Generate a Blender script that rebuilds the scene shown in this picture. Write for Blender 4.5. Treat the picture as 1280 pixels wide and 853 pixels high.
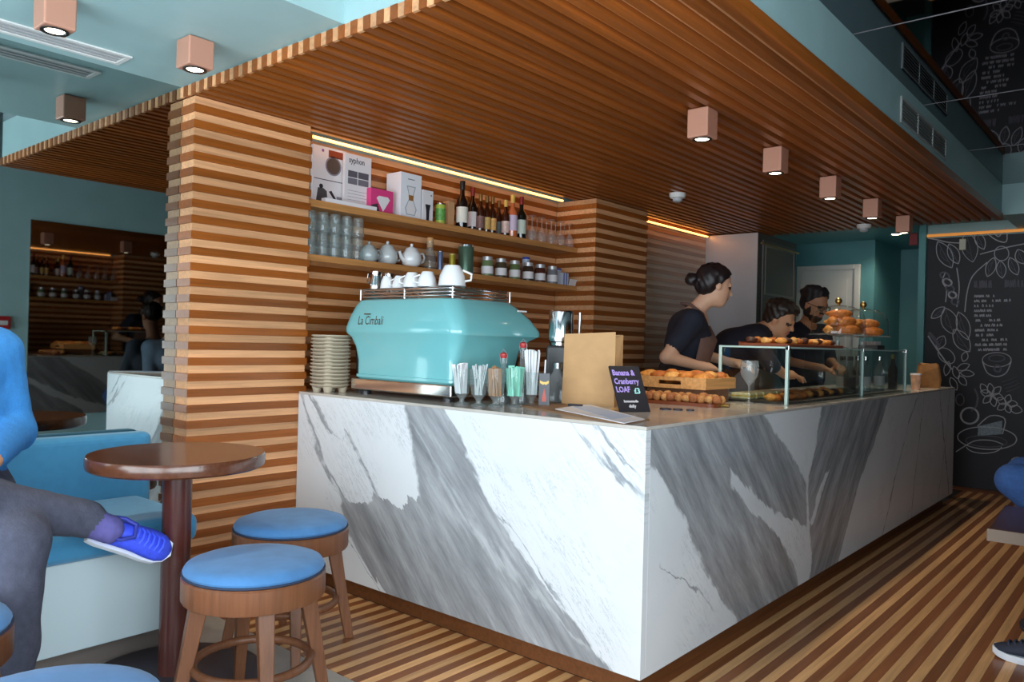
import bpy, bmesh, math, random
import numpy as np
from mathutils import Vector, Matrix, Euler
random.seed(7)
PI = math.pi
for o in list(bpy.data.objects): bpy.data.objects.remove(o)
S = bpy.context.scene
C = S.collection

# ------------------------------------------------------------------ camera
FPX, YAW, PIT, ROL = 978.4, math.radians(40.306), math.radians(0.0686), math.radians(1.467)
CAM = Vector((1.282, -2.184, 1.15))
_f = Vector((-math.sin(YAW)*math.cos(PIT), math.cos(YAW)*math.cos(PIT), math.sin(PIT)))
_r0 = Vector((math.cos(YAW), math.sin(YAW), 0)); _u0 = _r0.cross(_f)
_r = math.cos(ROL)*_r0 + math.sin(ROL)*_u0
_u = -math.sin(ROL)*_r0 + math.cos(ROL)*_u0
cd = bpy.data.cameras.new('camera'); cam = bpy.data.objects.new('camera', cd); C.objects.link(cam)
cd.sensor_width = 36; cd.lens = FPX*36/1280; cd.clip_start = .02
cam.matrix_world = Matrix(((_r.x, _u.x, -_f.x, CAM.x), (_r.y, _u.y, -_f.y, CAM.y), (_r.z, _u.z, -_f.z, CAM.z), (0, 0, 0, 1)))
S.camera = cam
S.view_settings.view_transform = 'Standard'; S.view_settings.look = 'None'
S.view_settings.exposure = 0.10; S.view_settings.gamma = 1.0; S.view_settings.use_curve_mapping = False

def _ray(p): return _f + _r*((p[0]-640)/FPX) - _u*((p[1]-426.5)/FPX)
def PX(p, x): d = _ray(p); return CAM + d*((x-CAM.x)/d.x)      # where the sight line meets the plane x = const
def PY(p, y): d = _ray(p); return CAM + d*((y-CAM.y)/d.y)
def PZ(p, z): d = _ray(p); return CAM + d*((z-CAM.z)/d.z)

# ------------------------------------------------------------------ daylight
wd = bpy.data.worlds.new('sky'); S.world = wd; wd.use_nodes = True
bg = wd.node_tree.nodes['Background']; bg.inputs[0].default_value = (0.86, 0.935, 1.0, 1); bg.inputs[1].default_value = 9.0
XL, XR, YF, YB, ZT = -2.005, 1.70, -3.6, 5.5, 2.43       # mirror wall, right wall, street wall, chalk wall, mirror ceiling
WX0, WX1, WZ0, WZ1 = -1.6, 1.6, .35, 2.05                 # shop window in the street wall
pl = bpy.data.lights.new('daylight_portal', 'AREA'); po = bpy.data.objects.new('daylight_portal', pl); C.objects.link(po)
pl.shape = 'RECTANGLE'; pl.size = WX1-WX0; pl.size_y = WZ1-WZ0; pl.cycles.is_portal = True
po.location = ((WX0+WX1)/2, YF-.02, (WZ0+WZ1)/2); po.rotation_euler = (PI/2, 0, 0)

pl2 = pl.copy(); po2 = bpy.data.objects.new('daylight_portal', pl2); C.objects.link(po2); pl2.size = 2.60; pl2.size_y = WZ1-WZ0  # sampling portal for the added right-hand window
po2.location = (XR+.09, -2.10, (WZ0+WZ1)/2); po2.rotation_euler = (PI/2, 0, PI/2)

# ------------------------------------------------------------------ materials
def lin(h):
    if isinstance(h, str):
        h = h.lstrip('#'); v = [int(h[i:i+2], 16)/255 for i in (0, 2, 4)]
        return tuple(((c+.055)/1.055)**2.4 if c > .04045 else c/12.92 for c in v)
    return tuple(h[:3])
MATS = {}
def newmat(name):
    m = bpy.data.materials.new(name); m.use_nodes = True; MATS[name] = m
    nt = m.node_tree; b = nt.nodes['Principled BSDF']
    return m, nt, b
def N(nt, t, **kw):
    n = nt.nodes.new(t)
    for k, v in kw.items(): setattr(n, k, v)
    return n
def mth(nt, op, a, b=None, clamp=False):
    n = nt.nodes.new('ShaderNodeMath'); n.operation = op; n.use_clamp = clamp
    for i, v in enumerate((a, b)):
        if v is None: continue
        if isinstance(v, (int, float)): n.inputs[i].default_value = v
        else: nt.links.new(v, n.inputs[i])
    return n.outputs[0]
def mixc(nt, fac, a, b):
    n = nt.nodes.new('ShaderNodeMix'); n.data_type = 'RGBA'
    for i, v in ((0, fac), (6, a), (7, b)):
        if isinstance(v, (int, float)): n.inputs[i].default_value = v
        elif isinstance(v, tuple): n.inputs[i].default_value = (*v[:3], 1)
        else: nt.links.new(v, n.inputs[i])
    return n.outputs[2]
def mat(name, col, rough=.5, metal=0, spec=.5, noise=0, nscale=20, bump=0, bscale=60, emit=None, estr=0, coat=0, trans=0, stretch=None, sheen=0):
    if name in MATS: return MATS[name]
    m, nt, b = newmat(name); c = lin(col)
    b.inputs['Base Color'].default_value = (*c, 1); b.inputs['Roughness'].default_value = rough
    b.inputs['Metallic'].default_value = metal; b.inputs['Specular IOR Level'].default_value = spec
    b.inputs['Coat Weight'].default_value = coat; b.inputs['Transmission Weight'].default_value = trans
    if sheen: b.inputs['Sheen Weight'].default_value = sheen
    if emit is not None:
        b.inputs['Emission Color'].default_value = (*lin(emit), 1); b.inputs['Emission Strength'].default_value = estr
    if noise or bump:
        tc = N(nt, 'ShaderNodeTexCoord'); vec = tc.outputs['Object']
        if stretch:
            mp = N(nt, 'ShaderNodeMapping'); mp.inputs['Scale'].default_value = stretch; nt.links.new(vec, mp.inputs[0]); vec = mp.outputs[0]
    if noise:
        n = N(nt, 'ShaderNodeTexNoise'); n.inputs['Scale'].default_value = nscale; n.inputs['Detail'].default_value = 5; nt.links.new(vec, n.inputs['Vector'])
        f = mth(nt, 'MULTIPLY_ADD', n.outputs[0], 2.0); f.node.inputs[2].default_value = -.5; f.node.use_clamp = True
        lo = tuple(x*(1-noise) for x in c); hi = tuple(min(1, x*(1+noise)) for x in c)
        nt.links.new(mixc(nt, f, lo, hi), b.inputs['Base Color'])
    if bump:
        n2 = N(nt, 'ShaderNodeTexNoise'); n2.inputs['Scale'].default_value = bscale; n2.inputs['Detail'].default_value = 3; nt.links.new(vec, n2.inputs['Vector'])
        bp = N(nt, 'ShaderNodeBump'); bp.inputs['Strength'].default_value = bump; bp.inputs['Distance'].default_value = .01
        nt.links.new(n2.outputs[0], bp.inputs['Height']); nt.links.new(bp.outputs[0], b.inputs['Normal'])
    return m
def wood(name, col, axis='y', rough=.45, var=.22, grain=.30, spec=.4):
    """wood with the grain along one axis and a tone of its own for every piece"""
    if name in MATS: return MATS[name]
    m, nt, b = newmat(name); c = lin(col)
    tc = N(nt, 'ShaderNodeTexCoord'); oi = N(nt, 'ShaderNodeObjectInfo')
    off = N(nt, 'ShaderNodeVectorMath', operation='ADD'); nt.links.new(tc.outputs['Object'], off.inputs[0])
    sc = N(nt, 'ShaderNodeVectorMath', operation='SCALE'); sc.inputs[0].default_value = (13, 17, 11); nt.links.new(oi.outputs['Random'], sc.inputs['Scale'])
    nt.links.new(sc.outputs[0], off.inputs[1])
    mp = N(nt, 'ShaderNodeMapping'); s = {'x': (1.6, 45, 45), 'y': (45, 1.6, 45), 'z': (45, 45, 1.6)}[axis]; mp.inputs['Scale'].default_value = s
    nt.links.new(off.outputs[0], mp.inputs[0])
    n = N(nt, 'ShaderNodeTexNoise'); n.inputs['Scale'].default_value = 1.5; n.inputs['Detail'].default_value = 6; n.inputs['Roughness'].default_value = .65
    nt.links.new(mp.outputs[0], n.inputs['Vector'])
    g = mth(nt, 'MULTIPLY_ADD', n.outputs[0], 2.2); g.node.inputs[2].default_value = -.6; g.node.use_clamp = True
    base = mixc(nt, g, tuple(x*(1-grain) for x in c), tuple(min(1, x*(1+grain*.7)) for x in c))
    hs = N(nt, 'ShaderNodeHueSaturation'); nt.links.new(base, hs.inputs['Color'])
    v = mth(nt, 'MULTIPLY_ADD', oi.outputs['Random'], 2*var); v.node.inputs[2].default_value = 1-var
    nt.links.new(v, hs.inputs['Value'])
    nt.links.new(hs.outputs[0], b.inputs['Base Color'])
    b.inputs['Roughness'].default_value = rough; b.inputs['Specular IOR Level'].default_value = spec
    bp = N(nt, 'ShaderNodeBump'); bp.inputs['Strength'].default_value = .12; bp.inputs['Distance'].default_value = .004
    nt.links.new(n.outputs[0], bp.inputs['Height']); nt.links.new(bp.outputs[0], b.inputs['Normal'])
    return m
def glass(name, tint='#f4fbfa', rough=.02, refl=1.0, cloud=0.0):
    """thin clear glass: see-through with a fresnel reflection"""
    if name in MATS: return MATS[name]
    m, nt, b = newmat(name); nt.nodes.remove(b); out = nt.nodes['Material Output']
    t = N(nt, 'ShaderNodeBsdfTransparent'); t.inputs[0].default_value = (*lin(tint), 1)
    g = N(nt, 'ShaderNodeBsdfGlossy'); g.inputs['Roughness'].default_value = rough
    lw = N(nt, 'ShaderNodeLayerWeight'); lw.inputs['Blend'].default_value = .5
    fac = mth(nt, 'MULTIPLY_ADD', mth(nt, 'POWER', lw.outputs['Facing'], 5.0), .9*refl); fac.node.inputs[2].default_value = .035; fac.node.use_clamp = True
    mx = N(nt, 'ShaderNodeMixShader'); nt.links.new(fac, mx.inputs[0]); nt.links.new(t.outputs[0], mx.inputs[1]); nt.links.new(g.outputs[0], mx.inputs[2])
    last = mx.outputs[0]
    if cloud:
        d = N(nt, 'ShaderNodeBsdfDiffuse'); d.inputs[0].default_value = (.8, .82, .83, 1)
        m2 = N(nt, 'ShaderNodeMixShader'); m2.inputs[0].default_value = cloud; nt.links.new(last, m2.inputs[1]); nt.links.new(d.outputs[0], m2.inputs[2]); last = m2.outputs[0]
    nt.links.new(last, out.inputs[0])
    return m

# ------------------------------------------------------------------ mesh helpers
class MB:
    def __init__(s): s.v = []; s.f = []
    def add(s, vs, fs):
        o = len(s.v); s.v += [tuple(v) for v in vs]; s.f += [tuple(i+o for i in f) for f in fs]; return s
    def box(s, x0, x1, y0, y1, z0, z1, M=None):
        vs = [(x, y, z) for z in (z0, z1) for y in (y0, y1) for x in (x0, x1)]
        if M: vs = [M @ Vector(v) for v in vs]
        return s.add(vs, [(0, 2, 3, 1), (4, 5, 7, 6), (0, 1, 5, 4), (2, 6, 7, 3), (0, 4, 6, 2), (1, 3, 7, 5)])
    def lathe(s, prof, n=20, c=(0, 0, 0), close=True, M=None):
        vs = []; fs = []; m = len(prof)
        for i in range(n):
            a = 2*PI*i/n
            for r, z in prof:
                v = Vector((r*math.cos(a), r*math.sin(a), z))
                if M: v = M @ v
                vs.append((v.x+c[0], v.y+c[1], v.z+c[2]))
        for i in range(n):
            j = (i+1) % n
            for k in range(m-1): fs.append((i*m+k, j*m+k, j*m+k+1, i*m+k+1))
        if close:
            if prof[0][0] > 1e-5: fs.append(tuple(i*m for i in range(n))[::-1])
            if prof[-1][0] > 1e-5: fs.append(tuple(i*m+m-1 for i in range(n)))
        return s.add(vs, fs)
    def tube(s, pts, r, n=8, closed=False, caps=True):
        pts = [Vector(p) for p in pts]; L = len(pts); rs = r if isinstance(r, (list, tuple)) else [r]*L
        vs = []; fs = []; up = None
        for i, p in enumerate(pts):
            a = pts[(i-1) % L] if (closed or i > 0) else p; b = pts[(i+1) % L] if (closed or i < L-1) else p
            t = (b-a).normalized()
            if up is None: up = Vector((0, 0, 1)) if abs(t.z) < .9 else Vector((1, 0, 0))
            x = up - t*up.dot(t)
            if x.length < 1e-4: x = t.orthogonal()
            x.normalize(); up = x; y = t.cross(x)
            for k in range(n):
                q = 2*PI*k/n; vs.append(p + x*(rs[i]*math.cos(q)) + y*(rs[i]*math.sin(q)))
        for i in range(L if closed else L-1):
            j = (i+1) % L
            for k in range(n): fs.append((i*n+k, i*n+(k+1) % n, j*n+(k+1) % n, j*n+k))
        if not closed and caps: fs.append(tuple(range(n))[::-1]); fs.append(tuple((L-1)*n+k for k in range(n)))
        return s.add(vs, fs)
    def sph(s, c, r, n=12, m=8, M=None):
        r = r if isinstance(r, (list, tuple)) else (r, r, r); vs = []; fs = []
        for j in range(m+1):
            t = PI*j/m
            for i in range(n):
                a = 2*PI*i/n; v = Vector((r[0]*math.sin(t)*math.cos(a), r[1]*math.sin(t)*math.sin(a), r[2]*math.cos(t)))
                if M: v = M @ v
                vs.append((v.x+c[0], v.y+c[1], v.z+c[2]))
        for j in range(m):
            for i in range(n): fs.append((j*n+i, (j+1)*n+i, (j+1)*n+(i+1) % n, j*n+(i+1) % n))
        return s.add(vs, fs)
    def prism(s, poly, a0, a1, axis='z'):
        n = len(poly); f = {'z': lambda p, a: (p[0], p[1], a), 'y': lambda p, a: (p[0], a, p[1]), 'x': lambda p, a: (a, p[0], p[1])}[axis]
        vs = [f(p, a0) for p in poly] + [f(p, a1) for p in poly]
        return s.add(vs, [tuple(range(n))[::-1], tuple(range(n, 2*n))] + [(i, (i+1) % n, n+(i+1) % n, n+i) for i in range(n)])
    def loft(s, rings, cap=True):
        n = len(rings[0]); vs = [p for r in rings for p in r]; fs = []
        for i in range(len(rings)-1):
            for k in range(n): fs.append((i*n+k, i*n+(k+1) % n, (i+1)*n+(k+1) % n, (i+1)*n+k))
        if cap: fs.append(tuple(range(n))[::-1]); fs.append(tuple((len(rings)-1)*n+k for k in range(n)))
        return s.add(vs, fs)
    def mesh(s, name, smooth=None):
        me = bpy.data.meshes.new(name); me.from_pydata(s.v, [], s.f); me.validate(); me.update()
        bm = bmesh.new(); bm.from_mesh(me); bmesh.ops.remove_doubles(bm, verts=bm.verts, dist=1e-6); bmesh.ops.recalc_face_normals(bm, faces=bm.faces); bm.to_mesh(me); bm.free()
        if smooth is not None:
            me.polygons.foreach_set('use_smooth', [True]*len(me.polygons)); me.set_sharp_from_angle(angle=math.radians(smooth))
        return me
    def build(s, name, m, parent=None, smooth=None, bevel=0, seg=2, loc=None, rot=None, sub=0):
        me = s.mesh(name, smooth); return put(name, me, m, parent, bevel, seg, loc, rot, sub)
def put(name, me, m, parent=None, bevel=0, seg=2, loc=None, rot=None, sub=0):
    o = bpy.data.objects.new(name, me); C.objects.link(o)
    if m is not None and not me.materials: me.materials.append(m if not isinstance(m, str) else MATS[m])
    if parent: o.parent = parent
    if loc: o.location = loc
    if rot: o.rotation_euler = rot
    if bevel:
        b = o.modifiers.new('bevel', 'BEVEL'); b.width = bevel; b.segments = seg; b.limit_method = 'ANGLE'; b.angle_limit = .6
    if sub:
        q = o.modifiers.new('sub', 'SUBSURF'); q.levels = sub; q.render_levels = sub
    return o
def tag(o, label, cat, group=None):
    o['label'] = label; o['category'] = cat
    if group: o['group'] = group
    return o
def thing(name, label, cat, loc=(0, 0, 0), rz=0, group=None):
    o = bpy.data.objects.new(name, None); C.objects.link(o); o.location = loc; o.rotation_euler = (0, 0, rz); o.empty_display_size = .05
    return tag(o, label, cat, group)
def struct(name, loc=None):
    o = bpy.data.objects.new(name, None); C.objects.link(o); o['kind'] = 'structure'
    if loc: o.location = loc
    return o
def st(o): o['kind'] = 'structure'; return o
def dup(root, loc, rz=None, label=None, group=None, scale=None):
    r = root.copy(); C.objects.link(r); r.location = loc
    if rz is not None: r.rotation_euler = (0, 0, rz)
    if scale: r.scale = (scale,)*3 if isinstance(scale, (int, float)) else scale
    if label: r['label'] = label
    if group: r['group'] = group
    for ch in list(root.children):
        c = ch.copy(); C.objects.link(c); c.parent = r
        for g in list(ch.children):
            d = g.copy(); C.objects.link(d); d.parent = c
    return r
def text(name, body, size, m, parent, loc, rot, ext=.0006, align='LEFT', sx=1.0, bold=0.0):
    cu = bpy.data.curves.new(name, 'FONT'); cu.body = body; cu.size = size; cu.extrude = ext; cu.offset = bold; cu.align_x = align; cu.resolution_u = 2
    t = bpy.data.objects.new(name, cu); C.objects.link(t); dg = bpy.context.evaluated_depsgraph_get()
    me = bpy.data.meshes.new_from_object(t.evaluated_get(dg)); bpy.data.objects.remove(t)
    me.materials.clear(); o = put(name, me, m, parent, loc=loc, rot=rot); o.scale = (sx, 1, 1); return o
def circ(r, n=24, c=(0, 0), a0=0): return [(c[0]+r*math.cos(a0+2*PI*i/n), c[1]+r*math.sin(a0+2*PI*i/n)) for i in range(n)]
# ------------------------------------------------------------------ colours
TEAL = mat('teal_paint', '#a2c3c5', .45, noise=.05, nscale=6)
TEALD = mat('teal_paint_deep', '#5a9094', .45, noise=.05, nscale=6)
TEALL = mat('teal_paint_pale', '#a2c6c8', .5)
WHITE = mat('white_paint', '#dcdcda', .5)
LIGHTW_Y = wood('light_slat_wood', '#dba274', 'y')
DARKW_Y = wood('dark_slat_wood', '#93501d', 'y', rough=.33)
LIGHTW_X = wood('light_slat_wood_cross', '#d8a877', 'x'); DARKW_X = wood('dark_slat_wood_cross', '#99531f', 'x')
FLOORL = wood('floor_light_wood', '#d2a06c', 'y', rough=.32, var=.15); FLOORD = wood('floor_dark_wood', '#875230', 'y', rough=.32, var=.15)
PLINTH = wood('plinth_wood', '#6b3f20', 'y', rough=.5, var=.05)
SHELFW = wood('shelf_wood', '#c48a52', 'y', rough=.4, var=.05)
STOOLW = wood('stool_wood', '#70462e', 'z', rough=.35, var=.12)
TABLEW = wood('table_wood', '#5b3524', 'x', rough=.18, var=.02, spec=.6)
CRATEW = wood('crate_wood', '#d39a5d', 'y', rough=.55, var=.08)
HAZEW_Y = wood('hazed_slat_wood', '#c9a888', 'y', rough=.28); HAZED_Y = wood('hazed_dark_slat_wood', '#a87b58', 'y', rough=.28)  # lightened planks: haze and reflection on this wall put into the wood colour
STEEL = mat('brushed_steel', '#c3c5c8', .28, 1, noise=.06, nscale=8, stretch=(1, 1, 30))
CHROME = mat('chrome', '#d8d8da', .12, 1)
BRASS = mat('brass', '#b99a5a', .3, 1)
COPPER = mat('copper_lamp', '#c08a74', .42, .15)
DARKG = mat('dark_grey_panel', '#4c4844', .45)
BLACK = mat('black_plastic', '#141416', .4)
STONE = mat('grey_stone_tile', '#9b948c', .4, noise=.1, nscale=14)
LEDM = mat('warm_led', '#fff1d0', .5, emit='#ffa248', estr=7)
LAMPE = mat('lamp_glow', '#fff8ea', .5, emit='#fff0d2', estr=10)
CHALKB = mat('chalkboard_black', '#19151e', .55, noise=.18, nscale=3)
CHALK = mat('chalk_white', '#c9c6cc', .9); CHALKD = mat('chalk_faint', '#77747e', .9)
def mirror(name, col, rough):
    m, nt, b = newmat(name); b.inputs['Base Color'].default_value = (*lin(col), 1); b.inputs['Metallic'].default_value = 1; b.inputs['Roughness'].default_value = rough
    return m
SMOKE = mirror('smoky_mirror', '#aab3b2', .015); CEILM = mirror('dark_mirror_ceiling', '#75757c', .02); RMIR = mirror('dark_wall_mirror', '#a29a96', .02)

# ------------------------------------------------------------------ shell of the room
def slab(name, m, x0, x1, y0, y1, z0, z1, parent=None):
    o = MB().box(x0, x1, y0, y1, z0, z1).build(name, m, parent)
    return o if parent else st(o)
slab('wall_left', SMOKE, XL-.10, XL, YF, -.40, 0, ZT)
slab('wall_left_behind_bar', TEAL, XL-.30, XL-.14, -.40, 6.6, 0, ZT)
wr = slab('wall_right', TEAL, XR, XR+.12, -.80, 7.3, 0, ZT)
slab('wall_right_under_window', TEAL, XR, XR+.12, YF, -.80, 0, WZ0); slab('wall_right_over_window', TEAL, XR, XR+.12, YF, -.80, WZ1, ZT); slab('wall_right_corner', TEAL, XR, XR+.12, YF, -3.4, WZ0, WZ1)
w2 = struct('window_2_added', (XR+.06, 0, 0))  # unseen window, added to brighten the room side of the counter
for a, b_ in ((-3.4, -3.35), (-2.13, -2.07), (-.85, -.80)): slab('window_frame', DARKG, -.03, .03, a, b_, WZ0, WZ1, w2)
for a, b_ in ((WZ0, WZ0+.05), (WZ1-.05, WZ1)): slab('window_rail', DARKG, -.029, .029, -3.35, -.85, a, b_, w2)
CLEARG = glass('window_glass', '#fdffff', refl=.6)
for a, b_ in ((-3.35, -2.13), (-2.07, -.85)): slab('window_pane', CLEARG, -.004, .004, a, b_, WZ0+.05, WZ1-.05, w2)
slab('mirror_panel', RMIR, XR-.012, XR, .08, 4.9, .46, 2.03, wr)
wf = struct('wall_front')
slab('lower_wall', TEAL, XL-.1, XR, YF-.12, YF, 0, WZ0, wf); slab('upper_wall', TEAL, XL-.1, XR, YF-.12, YF, WZ1, ZT, wf)
slab('side_wall', TEAL, XL-.1, WX0, YF-.12, YF, WZ0, WZ1, wf); slab('side_wall', TEAL, WX1, XR, YF-.12, YF, WZ0, WZ1, wf)
w1 = struct('window_1', (0, YF-.06, 0))
for a, b_ in ((WX0, WX0+.05), (-.18, -.12), (WX1-.05, WX1)): MB().box(a, b_, -.03, .03, WZ0, WZ1).build('window_frame', DARKG, w1, bevel=.004)
for a, b_ in ((WZ0, WZ0+.05), (WZ1-.05, WZ1)): MB().box(WX0, WX1, -.029, .029, a, b_).build('window_rail', DARKG, w1, bevel=.004)
CLEARG = glass('window_glass', '#fdffff', refl=.6)
for a, b_ in ((WX0+.05, -.18), (-.12, WX1-.05)): MB().box(a, b_, -.004, .004, WZ0+.05, WZ1-.05).build('window_pane', CLEARG, w1)
cg = st(MB().box(XL-.1, XR, YF, 5.5, ZT, ZT+.06).build('ceiling', CEILM))
for yy in (1.10, 2.26, 3.42): MB().box(.265, XR, yy-.003, yy+.003, ZT-.0015, ZT+.002).build('panel_seam', mat('seam_light', '#8a878d', .4), cg)
slab('ceiling_lowered_left', TEAL, XL, -.885, YF, -.552, 2.211, ZT)
cc = slab('ceiling_canopy_core', TEAL, XL-.14, .262, -.552, 4.66, 2.207, ZT)
slab('ceiling_lowered_back', TEALL, .262, XR, 4.68, YB, 2.20, ZT)
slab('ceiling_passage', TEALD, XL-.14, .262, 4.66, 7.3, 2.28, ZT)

# slatted canopy over the bar: each slat a piece of its own
can = struct('ceiling_canopy'); PIT_ = .0667; cx0 = XL; npair = 34
dk = MB().box(0, .0335, -.560, 4.655, 2.160, 2.206).mesh('slat_dark'); dk.materials.append(DARKW_Y)
lt = MB().box(0, .0332, -.545, 4.650, 2.183, 2.206).box(0, .0332, -.557, -.5452, 2.162, 2.206).mesh('slat_light'); lt.materials.append(LIGHTW_Y)
for i in range(npair):
    put('slat', lt, None, can, loc=(cx0+i*PIT_, 0, 0)); put('slat', dk, None, can, loc=(cx0+i*PIT_+.0334, 0, 0))
MB().box(cx0+npair*PIT_, .275, -.558, 4.66, 2.158, 2.207).build('edge_board', DARKW_Y, can)

# slatted pillars and walls: planks alternate light and dark, the dark ones stand proud
PH = .0336
def slatwall(name, x0, x1, y0, y1, z0, z1, proud=.007, mats=(LIGHTW_Y, DARKW_Y), yp=None):
    s = struct(name); n = int((z1-z0)/PH); yp = proud if yp is None else yp
    a = MB().box(x0, x1, y0, y1, 0, PH-.0006).mesh('plank_light'); a.materials.append(mats[0])
    b = MB().box(x0, x1+proud, y0-yp, y1+yp, 0, PH-.0006).mesh('plank_dark'); b.materials.append(mats[1])
    for i in range(n): put('plank', (b if i % 2 else a) if 1 else a, None, s, loc=(0, 0, z1-(i+1)*PH))
    if z1-n*PH > z0+.002: MB().box(x0, x1, y0, y1, z0, z1-n*PH-.0006).build('plank', mats[0], s)
    return s
slatwall('wall_pillar_by_mirror', XL+.002, -1.896, -.545, .033, 0, 2.158)
slatwall('wall_pillar_beyond_shelves', -2.13, -1.79, 2.30, 2.98, 0, 2.158)
slatwall('wall_shelf_niche', -2.15, -2.125, .045, 2.29, .55, 2.158, proud=.004, yp=0)
slatwall('wall_behind_bar', -2.00, -1.975, 2.99, 4.32, .60, 2.150, proud=.002, mats=(HAZEW_Y, HAZED_Y), yp=0)
def led(name, x, y0, y1, z, label):
    t = thing(name, label, 'light strip', (x, y0, z))
    MB().box(-.006, .006, 0, y1-y0, -.005, .005).build('glowing_strip', LEDM, t); MB().box(-.010, -.006, 0, y1-y0, -.008, .008).build('channel', STEEL, t)
led('led_strip', -2.02, .06, 2.22, 2.150, 'warm glowing light strip above the bottle shelf, under the slatted canopy')
led('led_strip', -1.945, 3.10, 4.30, 2.140, 'warm glowing light strip above the pale slatted wall beside the steel panel')
t = thing('led_strip', 'dim orange light strip along the top of the chalkboard', 'light strip', (-.42, YB-.02, 2.185))
MB().box(0, 2.0, -.006, .006, -.012, .012).build('glowing_strip', mat('orange_led', '#e8a050', .5, emit='#e08a35', estr=.55), t); MB().box(0, 2.0, .006, .0195, -.014, .014).build('channel', DARKG, t)

# ------------------------------------------------------------------ floor
fl = st(MB().box(XL-.1, XR, YF, 7.3, -.06, -.012).build('floor', mat('floor_base', '#4a3a30', .6)))
nx = 0; fp = .0380; x = XL+.01
m1 = {}
while x < XR:
    short = x+fp < -.055; y1 = .045 if short else 5.30
    k = (short, nx % 2)
    if k not in m1:
        m1[k] = MB().box(0, fp-.0008, -.505, y1, -.012, 0.0).mesh('floor_plank'); m1[k].materials.append((FLOORL, FLOORD)[nx % 2])
    put('plank', m1[k], None, fl, loc=(x, 0, 0)); x += fp; nx += 1
MB().box(-.43, XR, 5.302, YB, -.012, .0).build('border_board', FLOORD, fl)
MB().box(XL, -.052, .047, 7.3, -.012, -.002).build('bar_floor', mat('bar_floor_mat', '#2c2a2a', .6), fl)
tw = .62
for i in range(6):
    for j in range(5):
        xa = XL+i*tw; ya = -.507-(j+1)*tw
        MB().box(xa+.001, min(xa+tw-.001, XR), ya+.001, ya+tw-.001, -.012, 0).build('stone_tile', STONE, fl)

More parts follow.
